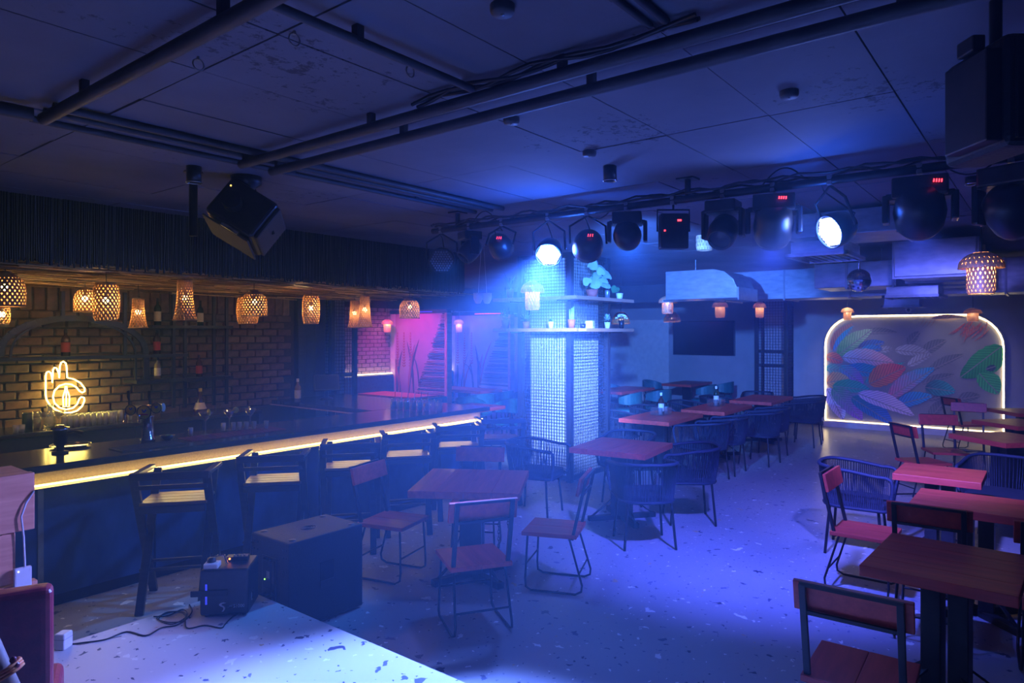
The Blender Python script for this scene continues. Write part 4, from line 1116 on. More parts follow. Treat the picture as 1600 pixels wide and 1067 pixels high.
def par(label, px, py, aim, r=.105, lit=None, watts=0, ang=1., col=BLUE, display=False, soft=.09):
    pos = PX(px, py, RIGX); y = pos.y; dz = pos.z - RIGZ
    t = thing('par_light', label, 'stage light', (RIGX, y, RIGZ), 0, 'LED par cans on the rig')
    clamp(t, .0)
    d = (Vector(aim) - pos).normalized(); M = look(d); c = Vector((0, 0, dz)); L = r * 1.5
    side = d.cross(Vector((0, 0, 1))).normalized()
    obj('yoke', MB().tube([c - d * L * .5 + side * (r + .02), c * .4 + side * (r + .02), Vector((0, 0, -.03)), c * .4 - side * (r + .02), c - d * L * .5 - side * (r + .02)], .009, 6), MAT['black_metal'], t)
    obj('can', MB().lathe([(.001, -L), (r * .55, -L), (r * .86, -L * .72), (r, -L * .3), (r, .012), (r * .93, .012), (r * .93, -.004)], 24, c, M), MAT['black_plastic'], t)
    obj('face_plate', MB().lathe([(.001, -.003), (r * .93, -.003)], 24, c, M), MAT['black_plastic'], t)
    mb = MB(); s = r * .205
    for i in range(-4, 5):
        for j in range(-4, 5):
            u = s * (i + .5 * (j % 2)); v = s * .87 * j
            if math.hypot(u, v) > r * .84: continue
            mb.lathe([(s * .40, 0), (s * .36, .004), (.0005, .007)], 8, c + M @ Vector((u, v, 0)), M)
    obj('led_lens', mb, MAT['lens_lit'] if lit else MAT['lens_off'], t)
    if display:
        b = c - d * L * .9 + Vector((0, 0, r * .55)); b = c - d * L * .55 - Vector((CA, SA, 0)) * r * .95 + Vector((0, 0, r * .35))
        mb2 = MB(); q = Vector((SA, -CA, 0))
        for i in range(3): mb2.bar(b + q * (.016 * i - .016) - Vector((0, 0, .009)), b + q * (.016 * i - .012) + Vector((0, 0, .009)), .007, .004)
        obj('red_display', mb2, MAT['digit_red'], t)
    obj('lead', MB().tube([c - d * L, c - d * L * 1.2 + Vector((0, 0, .05)), Vector((.05, .04, -.06)), Vector((.02, .08, .02))], .005, 5), MAT['cable_black'], t)
    if lit: lamp('POINT', 'par_spill', tuple(pos + d * .06), BLUE, watts * .020, t, shadow_soft_size=.09)
    if watts: lamp('SPOT', 'par_beam', tuple(pos + d * .03), col, watts, t, aim, spot_size=ang, spot_blend=.55, shadow_soft_size=soft)
    return t
def mover(label, px, py, aim, s=1., display=False, watts=0, col=BLUE, ang=.6, soft=.05):
    pos = PX(px, py, RIGX); dz = pos.z - RIGZ
    t = thing('moving_head', label, 'stage light', (RIGX, pos.y, RIGZ), 0, 'moving head lights on the rig')
    clamp(t, .0)
    c = Vector((0, 0, dz)); d = (Vector(aim) - pos).normalized(); M = look(d)
    yaw = math.atan2(d.y, d.x); R = Matrix.Rotation(yaw, 3, 'Z')
    obj('base', MB().box((0, 0, -.075 * s - .02), (.20 * s, .22 * s, .09 * s), R), MAT['black_plastic'], t, .012)
    side = R @ Vector((0, 1, 0)); hw = .135 * s
    for sg in (-1, 1):
        obj('yoke_arm', MB().bar(Vector((0, 0, -.115 * s)) + side * sg * hw, c + side * sg * hw - Vector((0, 0, .05 * s)), .03 * s, .1 * s, tuple(R @ Vector((1, 0, 0)))), MAT['black_plastic'], t, .01)
    obj('yoke_bridge', MB().bar(Vector((0, 0, -.125 * s)) - side * hw, Vector((0, 0, -.125 * s)) + side * hw, .1 * s, .03 * s), MAT['black_plastic'], t, .008)
    obj('head', MB().lathe([(.001, -.13 * s), (.06 * s, -.13 * s), (.095 * s, -.09 * s), (.108 * s, 0), (.10 * s, .08 * s), (.085 * s, .115 * s), (.075 * s, .115 * s), (.072 * s, .09 * s)], 22, c, M), MAT['black_plastic'], t)
    obj('lens', MB().lathe([(.001, .098 * s), (.072 * s, .092 * s)], 20, c, M), MAT['lens_dark'], t)
    if display:
        b = Vector((0, 0, -.08 * s)) - Vector((CA, SA, 0)) * .13 * s; q = Vector((SA, -CA, 0)); mb2 = MB()
        for i in range(4): mb2.bar(b + q * (.014 * i - .02) - Vector((0, 0, .008)), b + q * (.014 * i - .018) + Vector((0, 0, .008)), .006, .004)
        obj('red_display', mb2, MAT['digit_red'], t)
    if watts: lamp('SPOT', 'head_beam', tuple(pos + d * .13 * s), col, watts, t, aim, spot_size=ang, spot_blend=1., shadow_soft_size=soft)
    return t
plain('lens_dark', (.05, .06, .10), (.03, .035, .06), .08, scale=5.)
# lit pair
par('brightly lit par can shining down in front of the column', 857, 398, (1.5, 1.75, .3), .105, True, 3600, .95, LAV)
par('brightly lit par can turned to the left at the right of the rig', 1297, 362, (1.0, 3.6, .9), .105, True, 1500, .6, (.20, .24, 1.))
# fixtures with dark faces; some carry beams added to brighten the hall
par('unlit par can showing its grid of lenses at the left end of the rig', 690, 408, (1.6, 2.2, 1.4), .115)
mover('dark moving head between the lens grid and the red-lit par', 734, 392, (2.2, 4.95, .1), .8, False, 260, (.04, .24, 1.), 1.15, .06)  # beam added to brighten the floor beside the bar
par('par can with a slanting red digit left of the bright lamp', 785, 390, (8., 4.6, .5), .10, display=True)
par('par can with cables and red display right of the bright lamp', 918, 388, (7.9, 5.3, 1.15), .115, False, 3800, .5, (.28, .48, 1.), True, .06)  # lenses stay dark; beam added to light up the column
mover('moving head hanging second right of the bright lamp', 980, 368, (13., 6.6, 1.2), .95, False, 7000, (.05, .2, 1.), .95, .06)  # added beam that brightens the alcove wall
mover('moving head overlapping the bamboo lamp behind the rig', 1130, 362, (2., 1.5, .6), .9)
mover('large moving head with red display left of the second bright lamp', 1208, 352, (7.0, 2.3, 0), 1.12, True, 1500, VIOLET, 1.85, .06)
mover('large dark moving head with red digits right of the second bright lamp', 1437, 330, (9.4, 1.2, .0), 1.22, True, 1900, (.12, .14, 1.), 1.15, .06)  # beam added to lift the far floor and the mural wall
# square strobe panel
pos = PX(1052, 362, RIGX); t = thing('strobe_panel', 'square stage light with two small red lights', 'stage light', (RIGX, pos.y, RIGZ), 0)
clamp(t, 0.); dz = pos.z - RIGZ; R = Matrix.Rotation(math.atan2(SA, CA), 3, 'Z')
obj('housing', MB().box((0, 0, dz), (.10, .19, .24), R), MAT['black_plastic'], t, .012)
q = Vector((SA, -CA, 0)); c = Vector((0, 0, dz))
obj('bracket', MB().tube([c + q * .11, c + q * .11 + Vector((0, 0, .15)), c - q * .11 + Vector((0, 0, .15)), c - q * .11], .007, 6), MAT['black_metal'], t)
obj('hook', MB().cyl((0, 0, 0), (0, 0, dz + .15), .008, 6), MAT['black_metal'], t)
obj('red_light', MB().box(c - Vector((CA, SA, 0)) * .052 + q * .03 + Vector((0, 0, .07)), (.006, .026, .012), R), MAT['digit_red'], t)
obj('red_light', MB().box(c - Vector((CA, SA, 0)) * .052 - q * .07 + Vector((0, 0, .0)), (.006, .010, .010), R), MAT['digit_red'], t)
# right-hand hanging loudspeaker close to the camera, and a light behind it
sp = thing('hanging_speaker', 'black loudspeaker hanging at the upper right edge', 'speaker', tuple(PT(1562, 150, 2.1)), AZ)
obj('cabinet', MB().box((.08, -.04, 0), (.30, .14, .34)), MAT['cabinet_black'], sp, .03, seg=3)
obj('wall_bracket', MB().box((.05, .05, -.01), (.2, .05, .28)), MAT['black_metal'], sp, .006)
obj('swivel', MB().box((.05, .055, .17), (.08, .04, .05)), MAT['black_metal'], sp, .006)
obj('grille', MB().box((-.075, -.05, 0), (.012, .11, .30)), MAT['black_metal'], sp, .004)
obj('rod', MB().cyl((.06, -.03, .15), (.06, -.03, CEIL - sp.location.z), .018, 10), MAT['black_metal'], sp)
mover('dark moving head at the right edge below the loudspeaker', 1580, 330, (8, -1, 0), 1.1)
# projector-like moving light under the ceiling at the left
pj = PT(385, 340, 4.6)
t = thing('ceiling_projector', 'tilted dark projector in a cage under the ceiling on the left', 'projector', (pj.x, pj.y, CEIL), 0)
dz = pj.z - CEIL; R = Matrix.Rotation(math.atan2(SA, CA), 3, 'Z') @ Matrix.Rotation(.55, 3, 'X') @ Matrix.Rotation(.35, 3, 'Y')
c = Vector((0, 0, dz))
obj('body', MB().box(c, (.34, .36, .30), R), MAT['black_plastic'], t, .04, seg=4)
obj('side_panel', MB().box(c + R @ Vector((0, -.19, 0)), (.30, .03, .26), R), MAT['cabinet_black'], t, .02)
obj('lens_barrel', MB().cyl(c + R @ Vector((-.17, .05, -.02)), c + R @ Vector((-.24, .05, -.02)), .06, 18), MAT['black_metal'], t)
for sg in (-1, 1):
    obj('cage_arm', MB().bar(c + R @ Vector((.0, sg * .215, 0)), Vector((0, sg * .10, -.10)), .03, .012), MAT['black_metal'], t)
obj('cage_plate', MB().box(c + R @ Vector((0, 0, -.175)), (.30, .34, .012), R), MAT['mat_black'], t)
obj('steel_edge', MB().box(c + R @ Vector((-.2, -.05, -.18)), (.012, .12, .02), R), MAT['chrome'], t)
obj('mount_plate', MB().lathe([(.001, 0), (.1, 0), (.1, -.05), (.05, -.08), (.05, -.14), (.001, -.14)], 18), MAT['black_metal'], t)
obj('cable', MB().tube([(.05, .05, -.08), (-.08, .10, -.14), (-.14, .12, dz + .1), c + R @ Vector((-.1, .19, .05))], .008, 6), MAT['cable_black'], t)
obj('status_light', MB().ball(c + R @ Vector((-.172, .14, .08)), .006, 6, 4), MAT['led_yellow'], t)

# =================================================================== CEILING SERVICES
def pipe(label, a, b_, r, n=10, z=CEIL - .05, name='conduit_pipe', clips=True):
    t = thing(name, label, 'pipe', (a[0], a[1], z), 0, 'conduit pipes under the ceiling')
    d = Vector((b_[0] - a[0], b_[1] - a[1], 0)); L = d.length
    obj('tube', MB().cyl((0, 0, 0), d, r, n), MAT['conduit'], t)
    if clips:
        k = .35
        while k < L:
            p = d * (k / L); obj('saddle', MB().box(p + Vector((0, 0, (CEIL - z) / 2)), (.03, .03, CEIL - z + r), Matrix.Rotation(math.atan2(d.y, d.x), 3, 'Z')), MAT['conduit'], t); k += 1.1
    return t
pipe('thick conduit pipe crossing the ceiling, upper of the long pair', (2.15, -2.2), (2.15, 3.7), .026, z=CEIL - .07)
pipe('thick conduit pipe crossing the ceiling, lower of the long pair', (2.36, -2.2), (2.36, 3.72), .026, z=CEIL - .07)
pipe('conduit pipe running to the upper left corner', (1.13, -.5), (1.13, 3.62), .028, z=CEIL - .072)
pipe('short conduit pipe hanging off the upper left pipe', (1.16, 1.86), (2.1, 1.86), .016)
pipe('conduit pipe along the left of the ceiling, nearest of three', (1.15, 3.56), (4.4, 3.56), .02, z=CEIL - .021)
pipe('conduit pipe along the left of the ceiling, middle of three', (1.15, 3.68), (4.4, 3.68), .017, z=CEIL - .018)
pipe('conduit pipe along the left of the ceiling, farthest of three', (1.15, 3.86), (4.4, 3.86), .017, z=CEIL - .018)
pipe('conduit pipe at the far left reaching the frame edge', (.2, 3.75), (1.1, 3.66), .03)
pipe('thin conduit pipe beside the ceiling joint at the top', (.4, 1.06), (2.1, 1.06), .012, z=CEIL - .013)
pipe('thin conduit twin beside the ceiling joint at the top', (.4, 1.00), (2.1, 1.00), .014, z=CEIL - .015)
cb = thing('cable_bundle', 'loose black cables laid along the upper long ceiling pipe', 'cable', (2.12, 0, CEIL - .03))
for k in range(3): obj('strand', MB().tube([(.0 + .02 * math.sin(i * .8 + k * 2), .9 + .11 * i, .012 * math.sin(i * 1.3 + k)) for i in range(13)], .008, 5), MAT['cable_black'], cb)
def jbox(label, px, py, h=CEIL):
    p = P(px, py, h); t = thing('junction_box', label, 'junction box', (p.x, p.y, h), 0, 'round ceiling junction boxes')
    obj('box', MB().lathe([(.001, -.03), (.035, -.03), (.04, -.02), (.04, 0)], 16), MAT['conduit'], t); obj('screw', MB().lathe([(.001, -.034), (.006, -.033), (.006, -.03)], 8), MAT['grey_metal'], t)
jbox('round junction box where the pipes meet in the ceiling centre', 799, 184)
jbox('round junction box on the ceiling left of the down lights', 921, 236)
jbox('round junction box on the upper right of the ceiling', 1233, 142)
jbox('round junction box near the top centre of the ceiling', 785, 8)
def hook(label, px, py):
    p = P(px, py, CEIL - .03); t = thing('ceiling_hook', label, 'hook', (p.x, p.y, CEIL), 0, 'wire ceiling hooks')
    obj('loop', MB().tube([(.022 * math.cos(2 * PI * k / 10), 0, -.03 + .022 * math.sin(2 * PI * k / 10)) for k in range(10)], .003, 5, True), MAT['grey_metal'], t); obj('eye', MB().cyl((0, 0, 0), (0, 0, -.012), .006, 6), MAT['grey_metal'], t)
hook('small wire hook on the upper left of the ceiling', 310, 101); hook('small wire hook left of the ceiling centre', 460, 62); hook('small wire hook beside the short ceiling pipe', 641, 112)
def downlight(label, px, py, t_, r, on=False, tilt=False):
    p = PT(px, py, t_); t = thing('cylinder_downlight', label, 'spotlight', (p.x, p.y, CEIL), 0, 'black cylinder downlights')
    dz = p.z - CEIL
    obj('body', MB().lathe([(.001, 0), (r, 0), (r, dz - r * .9), (r * .85, dz - r * .9), (r * .8, dz - r * .5), (.001, dz - r * .5)], 18), MAT['black_metal'], t)
    obj('lens', MB().lathe([(.001, dz - r * .52), (r * .78, dz - r * .52)], 16), MAT['led_warm' if on else 'lens_off'], t)
    obj('ring', MB().tube([(r * math.cos(2 * PI * k / 18), r * math.sin(2 * PI * k / 18), dz - r * .9) for k in range(18)], .004, 5, True), MAT['chrome'], t)
downlight('black cylinder downlight in the centre of the ceiling', 953, 273, 4.3, .042)
downlight('black cylinder downlight beside the projector', 303, 275, 4.3, .045)
downlight('lit downlight under the ducts at the right', 1520, 278, 4.6, .045, True)
# drop pole next to the downlight
p = PT(302, 330, 4.45); t = thing('ceiling_pole', 'black pole dropping from the ceiling left of the projector', 'pole', (p.x, p.y, CEIL)); obj('tube', MB().cyl((0, 0, 0), (0, 0, -.42), .026, 12), MAT['black_metal'], t); obj('flange', MB().lathe([(.001, -.008), (.06, -.008), (.06, 0)], 16), MAT['black_metal'], t)

# ducts
def duct(label, x0, x1, y0, y1, z0, z1, name='air_duct', flange=.9, along='y', mat='galvanised'):
    t = thing(name, label, 'duct', (x0, y0, z0), 0, 'galvanised air ducts')
    wx, wy, h = x1 - x0, y1 - y0, z1 - z0
    obj('trunk', MB().bb(0, wx, 0, wy, 0, h), MAT[mat], t, .008)
    L = wy if along == 'y' else wx; k = .02
    while k < L:
        if along == 'y': obj('flange', MB().bb(-.02, wx + .02, k, k + .025, -.02, h), MAT['grey_metal'], t)
        else: obj('flange', MB().bb(k, k + .025, -.02, wy + .02, -.02, h), MAT['grey_metal'], t)
        k += flange
    for k in (.25, .75):
        q = (wx / 2, wy * k) if along == 'y' else (wx * k, wy / 2)
        obj('threaded_rod', MB().cyl((q[0], q[1], h), (q[0], q[1], CEIL - z0 - .004), .006, 6), MAT['grey_metal'], t)
    return t
duct('long main air duct crossing before the mural wall', 10.6, 11.3, -3.2, 4.2, 2.46, 2.90)
duct('air duct branch running toward the camera on the right', 7.9, 10.55, .55, 1.25, 2.52, 2.88, along='x', flange=.8)
duct('short air duct drop above the mirror ball', 9.0, 9.8, 1.4, 2.3, 2.50, 2.80, flange=.5)
duct('thin air duct near the right edge', 7.0, 7.35, -2.5, -.1, 2.56, 2.80, flange=.7)
# curved elbow left of the strobe
t = thing('duct_elbow', 'curved galvanised duct elbow right of the column', 'duct', (9.0, 4.3, 2.42), 0)
prof = [(0, 0), (1.15, 0), (1.15, .12), (1.08, .26), (.95, .36), (.78, .40), (0, .40)]
obj('trunk', MB().prism(prof, lambda a, b_, d: (d, -a * .9, b_), 0, .7), MAT['galvanised'], t, .006)
obj('flange', MB().bb(-.02, .72, -1.06, -1.03, -.03, .14), MAT['grey_metal'], t)
obj('bottom_rim', MB().bb(-.03, 0, -1.05, .02, -.03, .0), MAT['chrome'], t)
obj('threaded_rod', MB().cyl((.35, -.3, .4), (.35, -.3, CEIL - 2.424), .006, 6), MAT['grey_metal'], t)
def diffuser(label, x, y, z, w, d_, n=7):
    t = thing('air_diffuser', label, 'vent', (x, y, z), 0, 'slatted air diffusers')
    obj('frame', MB().bb(-w / 2, w / 2, -d_ / 2, -d_ / 2 + .03, 0, .03).bb(-w / 2, w / 2, d_ / 2 - .03, d_ / 2, 0, .03).bb(-w / 2, -w / 2 + .03, -d_ / 2, d_ / 2, 0, .03).bb(w / 2 - .03, w / 2, -d_ / 2, d_ / 2, 0, .03), MAT['grey_metal'], t)
    for k in range(n):
        y_ = -d_ / 2 + .04 + (d_ - .08) * (k + .5) / n
        obj('slat', MB().box((0, y_, .012), (w - .05, .03, .004), Matrix.Rotation(.6, 3, 'X')), MAT['grey_metal'], t)
    obj('neck', MB().bb(-w / 2 + .04, w / 2 - .04, -d_ / 2 + .04, d_ / 2 - .04, .03, .13), MAT['galvanised'], t)
diffuser('slatted air diffuser just right of the second bright lamp', 6.45, 1.55, 2.60, .7, .5)
diffuser('slatted air diffuser beyond the mirror ball', 9.3, 1.25, 2.36, .6, .6)
diffuser('small slatted air diffuser above the mural', 10.9, 1.6, 2.30, .5, .5)
for (x, y, nm) in ((6.45, 1.55, 'near'), ):
    duct('short air duct over the diffuser by the bright lamp', 6.1, 6.8, .9, 1.8, 2.76, 2.96, flange=.6)
# mirror ball
p = PT(1342, 438, 6.3); t = thing('mirror_ball', 'mirror ball hanging under the ducts before the mural', 'mirror ball', (p.x, p.y, p.z))
obj('ball', MB().ball((0, 0, 0), .105, 26, 18), MAT['mirror'], t)
for f_ in t.children[0].data.polygons: f_.use_smooth = False
obj('neck', MB().cyl((0, 0, .1), (0, 0, .16), .015, 10), MAT['chrome'], t); obj('rod', MB().cyl((0, 0, .16), (0, 0, CEIL - p.z), .004, 6), MAT['grey_metal'], t)
# CCTV dome over the mural
p = PX(1421, 483, 15.4); t = thing('security_camera', 'small white security camera on the wall above the mural', 'camera', (15.4, p.y, p.z))
obj('mount', MB().cyl((0, 0, 0), (-.04, 0, 0), .07, 16), MAT['white_plastic'], t); obj('dome', MB().ball((-.06, 0, -.01), .068, 14, 10), MAT['white_plastic'], t); obj('lens', MB().ball((-.115, 0, -.02), .03, 10, 8), MAT['tv_black'], t)
# TV and door in the alcove
a, b_ = PX(1053, 502, XB), PX(1149, 556, XB)
t = thing('wall_screen', 'large dark screen on the alcove wall', 'screen', (XB, (a.y + b_.y) / 2, (a.z + b_.z) / 2)); w, h = a.y - b_.y, a.z - b_.z
obj('bezel', MB().bb(-.06, 0, -w / 2, w / 2, -h / 2, h / 2), MAT['black_plastic'], t, .006); obj('panel', MB().bb(-.064, -.06, -w / 2 + .02, w / 2 - .02, -h / 2 + .02, h / 2 - .02), MAT['tv_black'], t)
a, b_ = PX(945, 560, XB), PX(1046, 560, XB)
t = tag(obj('door_1', MB().bb(XB - .05, XB, b_.y, a.y, 0, 2.3), MAT['white_paint'], None, .006), 'pale door in the alcove wall beside the screen', None, None, 'structure')
hp = PX(953, 577, XB - .05); obj('door_handle', MB().cyl((XB - .05, hp.y, hp.z), (XB - .1, hp.y, hp.z), .012, 8).cyl((XB - .1, hp.y, hp.z), (XB - .1, hp.y - .14, hp.z), .012, 8), MAT['grey_metal'], t)

# =================================================================== STAGE PROPS
# subwoofer
t = thing('subwoofer', 'large black subwoofer cabinet standing by the stage edge', 'speaker', (2.56, 3.84, 0))
obj('cabinet', MB().bb(0, .60, 0, .43, .015, .593), MAT['cabinet_black'], t, .008)
obj('connector_plate', MB().bb(-.006, 0, .13, .30, .10, .47), MAT['black_plastic'], t, .003)
obj('recess', MB().bb(-.010, -.006, .15, .18, .12, .45), MAT['tv_black'], t)
obj('control_panel', MB().bb(-.012, -.006, .19, .28, .26, .44), MAT['grey_dark'] if 'grey_dark' in MAT else MAT['black_metal'], t)
obj('display', MB().bb(-.014, -.012, .20, .235, .33, .375), MAT['lens_off'], t)
obj('power_light', MB().ball((-.013, .255, .315), .005, 6, 4), MAT['dot_green'], t)
for k in range(3): obj('knob', MB().cyl((-.006, .20 + .03 * k, .455), (-.02, .20 + .03 * k, .455), .008, 10), MAT['black_metal'], t)
for k in range(3): obj('cable_plug', MB().cyl((-.006, .20 + .03 * k, .22), (-.045, .20 + .03 * k, .215), .010, 8), MAT['black_plastic'], t)
obj('handle_recess', MB().bb(.24, .35, -.003, .004, .24, .41), MAT['tv_black'], t)
obj('handle_grip', MB().bb(.24, .35, -.006, .0, .24, .285), MAT['black_plastic'], t, .002)
mb = MB()
for yy in (.03, .06, .36, .40):
    for zz in (.54, .49, .40): mb.cyl((-.002, yy, zz), (.004, yy, zz), .007, 8)
obj('fixing_bolts', mb, MAT['tv_black'], t)
mb = MB()
for a in range(3):
    r_ = .02 + .018 * a; mb.tube([(.30 + r_ * math.cos(2 * PI * k / 16), .215 + r_ * .8 * math.sin(2 * PI * k / 16), .594) for k in range(16)], .0025, 4, True)
obj('pole_socket', mb, MAT['black_metal'], t)
mb = MB()
for xx, yy in ((.06, .05), (.06, .38), (.54, .05), (.54, .38)): mb.lathe([(.001, .598), (.022, .597), (.025, .593)], 12, (xx, yy, 0))
obj('stacking_feet', mb, MAT['black_plastic'], t)
mb = MB()
for xx, yy in ((.05, .05), (.05, .38), (.55, .05), (.55, .38)): mb.cyl((xx, yy, 0), (xx, yy, .02), .02, 10)
obj('rubber_feet', mb, MAT['black_plastic'], t)

# lettering made of real mesh
def text_mesh(body, size, name, mat, extrude=.0006):
    cu = bpy.data.curves.new(name, 'FONT'); cu.body = body; cu.size = size; cu.extrude = extrude; cu.resolution_u = 3
    tmp = bpy.data.objects.new('tmp', cu); COL.objects.link(tmp)
    dg = bpy.context.evaluated_depsgraph_get(); me = bpy.data.meshes.new_from_object(tmp.evaluated_get(dg))
    bpy.data.objects.remove(tmp); bpy.data.curves.remove(cu); me.name = name; me.materials.clear(); me.materials.append(mat); return me
# smoke machine on the stage; front face parallel to the picture plane roughly
fx = P(312, 966, SZ); fx2 = P(388, 962, SZ)
d = (fx2 - fx); ang = math.atan2(d.y, d.x); W_ = d.length
t = thing('smoke_machine', 'black smoke machine with white lettering on the stage corner', 'smoke machine', tuple((fx + fx2) / 2), ang)
Hh = .285; D_ = .26
obj('housing', MB().bb(-W_ / 2, W_ / 2, 0, D_, .012, Hh), MAT['black_plastic'], t, .016, seg=3)
obj('tank_window', MB().bb(-W_ / 2 + .032, -W_ / 2 + .042, -.003, 0, .08, .2), MAT['strip_blue'], t)
obj('handle_strap', MB().bb(-W_ / 2 - .05, .02, -.012, -.003, .13, .165), MAT['cabinet_black'], t, .004)
obj('filler_cap', MB().bb(-W_ / 2 + .015, -W_ / 2 + .10, .01, .09, Hh, Hh + .03), MAT['white_plastic'], t, .008)
obj('cap_knob', MB().lathe([(.001, .025), (.024, .022), (.026, 0)], 14, (-W_ / 2 + .05, .06, Hh + .03)), MAT['black_plastic'], t)
obj('carry_handle', MB().tube([(-W_ / 2 + .05, .10, Hh), (-W_ / 2 + .06, .10, Hh + .05), (-W_ / 2 + .11, .10, Hh + .055), (-W_ / 2 + .13, .10, Hh)], .008, 6), MAT['chrome'], t)
obj('control_block', MB().bb(-.03, .10, .14, .20, Hh, Hh + .028), MAT['black_plastic'], t, .004)
obj('power_light', MB().ball((-.005, .137, Hh + .018), .006, 8, 6), MAT['dot_orange'], t)
mb = MB()
for k in range(4): mb.cyl((.02 + .02 * k, .15, Hh + .028), (.02 + .02 * k, .15, Hh + .04), .006, 8)
obj('buttons', mb, MAT['grey_metal'], t)
obj('side_latch', MB().bb(W_ / 2 - .002, W_ / 2 + .006, .06, .10, .07, .12), MAT['chrome'], t, .002)
for sx in (-1, 1):
    for yy in (.03, D_ - .03): obj('foot', MB().cyl((sx * (W_ / 2 - .03), yy, 0), (sx * (W_ / 2 - .03), yy, .014), .012, 8), MAT['black_plastic'], t)
lt = obj('lettering', text_mesh('S1000', .027, 'lettering', MAT['white_plastic']), None, t); lt.rotation_euler = (PI / 2, 0, 0); lt.location = (.052, -.0012, .055)
lt = obj('lettering', text_mesh('_mf', .018, 'lettering', MAT['white_plastic']), None, t); lt.rotation_euler = (PI / 2, 0, 0); lt.location = (.020, -.0012, .060)
sw = MB()
def arcpts(cx, cz, r_, a0, a1, n=8): return [(cx + r_ * math.cos(a0 + (a1 - a0) * k / n), cz + r_ * math.sin(a0 + (a1 - a0) * k / n)) for k in range(n + 1)]
up_ = [(.030, .085), (.012, .088), (-.004, .084), (-.012, .074), (-.004, .066), (.010, .060), (.014, .050), (.010, .040), (.004, .034), (.014, .034), (.022, .044), (.024, .056), (.016, .066), (.004, .072), (.004, .078), (.014, .081)]
obj('emblem', MB().prism([(a, b_) for a, b_ in up_], lambda a, b_, dd: (a - .018, dd, b_), -.0015, 0), MAT['white_plastic'], t)
# its cables over the stage
def cable(name, label, pts, r_, mat, cat='cable', group=None, z=SZ):
    P3 = [P(x, y, z + r_) for x, y in pts]
    # smooth with Catmull-Rom
    out_ = []
    for i in range(len(P3) - 1):
        a, b_, c_, d_ = P3[max(0, i - 1)], P3[i], P3[i + 1], P3[min(len(P3) - 1, i + 2)]
        for k in range(6):
            u = k / 6; out_.append(.5 * ((2 * b_) + (-a + c_) * u + (2 * a - 5 * b_ + 4 * c_ - d_) * u * u + (-a + 3 * b_ - 3 * c_ + d_) * u ** 3))
    out_.append(P3[-1]); o = obj(name, MB().tube(out_, r_, 6), MAT[mat]); return tag(o, label, cat, group)
cable('power_cable', 'black power cable snaking from the red chair to the smoke machine', [(86, 1003), (110, 1006), (130, 1004), (165, 999), (198, 987), (228, 993), (252, 981), (275, 977), (290, 968), (300, 955), (296, 945)], .0045, 'cable_black')
cable('power_cable', 'black cable curling in front of the smoke machine', [(290, 960), (292, 981), (320, 977), (345, 981), (352, 975), (362, 965), (385, 950)], .004, 'cable_black')
cable('cable_coil', 'small tangle of black cable left of the smoke machine', [(240, 963), (262, 962), (285, 952), (292, 962), (270, 975), (248, 968), (262, 956), (290, 958), (286, 970), (262, 972), (245, 965), (275, 955), (296, 964)], .0035, 'cable_black')
cable('thin_wire', 'thin brown wire along the stage edge beside the white adapter', [(92, 1016), (104, 1012), (104, 1006), (125, 1007), (150, 1002), (190, 994)], .0015, 'shade_rim')
# white plug adapter
a = P(99, 1012, SZ); t = thing('plug_adapter', 'white plug adapter on the stage beside the red chair', 'adapter', tuple(a), .6); obj('body', MB().bb(-.035, .035, -.03, .03, 0, .085), MAT['white_plastic'], t, .01, seg=3); obj('seam', MB().bb(-.0352, .0352, -.0302, .0302, .055, .057), MAT['grey_metal'], t)

# DJ booth of horizontal planks at the left edge
a = PY(52, 737, 3.86)
t = thing('plank_booth', 'console clad in pinkish wooden planks at the left edge', 'booth', (a.x, 3.86, SZ))
hh = a.z - SZ; z = hh
specs = [(.275, 0.), (.245, -.075), (.30, .012), (.22, -.08)]
for k, (ph, dx) in enumerate(specs):
    obj('plank', MB().bb(-1.5, dx, -.012 - .012 * (k % 2 == 0), .03, max(0, z - ph + .004), z), MAT['booth_wood'], t, .006); z -= ph
obj('top_board', MB().bb(-1.5, -.005, .03, .30, hh - .03, hh - .004), MAT['booth_wood'], t, .004)
obj('carcass', MB().bb(-1.5, -.12, .03, .28, 0, hh - .03), MAT['black_metal'], t)
t2 = thing('equipment_case', 'dark equipment case standing on the plank console', 'case', (a.x - .19, 3.86 + .17, SZ + hh - .003)); obj('shell', MB().bb(-.5, .04, -.1, .1, 0, .19), MAT['black_plastic'], t2, .015); obj('corner_guard', MB().bb(.02, .046, -.106, -.08, 0, .19), MAT['black_metal'], t2, .004)
# white cable with box on its front
ad = PY(34, 905, 3.83); t = thing('power_brick', 'white power brick hanging by its cable on the plank console', 'power supply', (ad.x, 3.832, ad.z))
obj('body', MB().bb(-.035, .035, -.025, 0, -.06, .06), MAT['white_plastic'], t, .006); obj('led', MB().ball((-.02, -.026, .045), .004, 6, 4), MAT['led_dim'], t)
obj('cord', MB().tube([(.01, -.012, .06), (.005, -.012, .2), (-.005, -.012, .3), (.015, -.01, .36), (.05, .0, .41)], .0045, 6), MAT['cable_white'], t); obj('cord', MB().tube([(0, -.012, -.06), (.01, -.012, -.1), (.04, -.012, -.14), (.05, -.012, -.25)], .0045, 6), MAT['cable_white'], t)

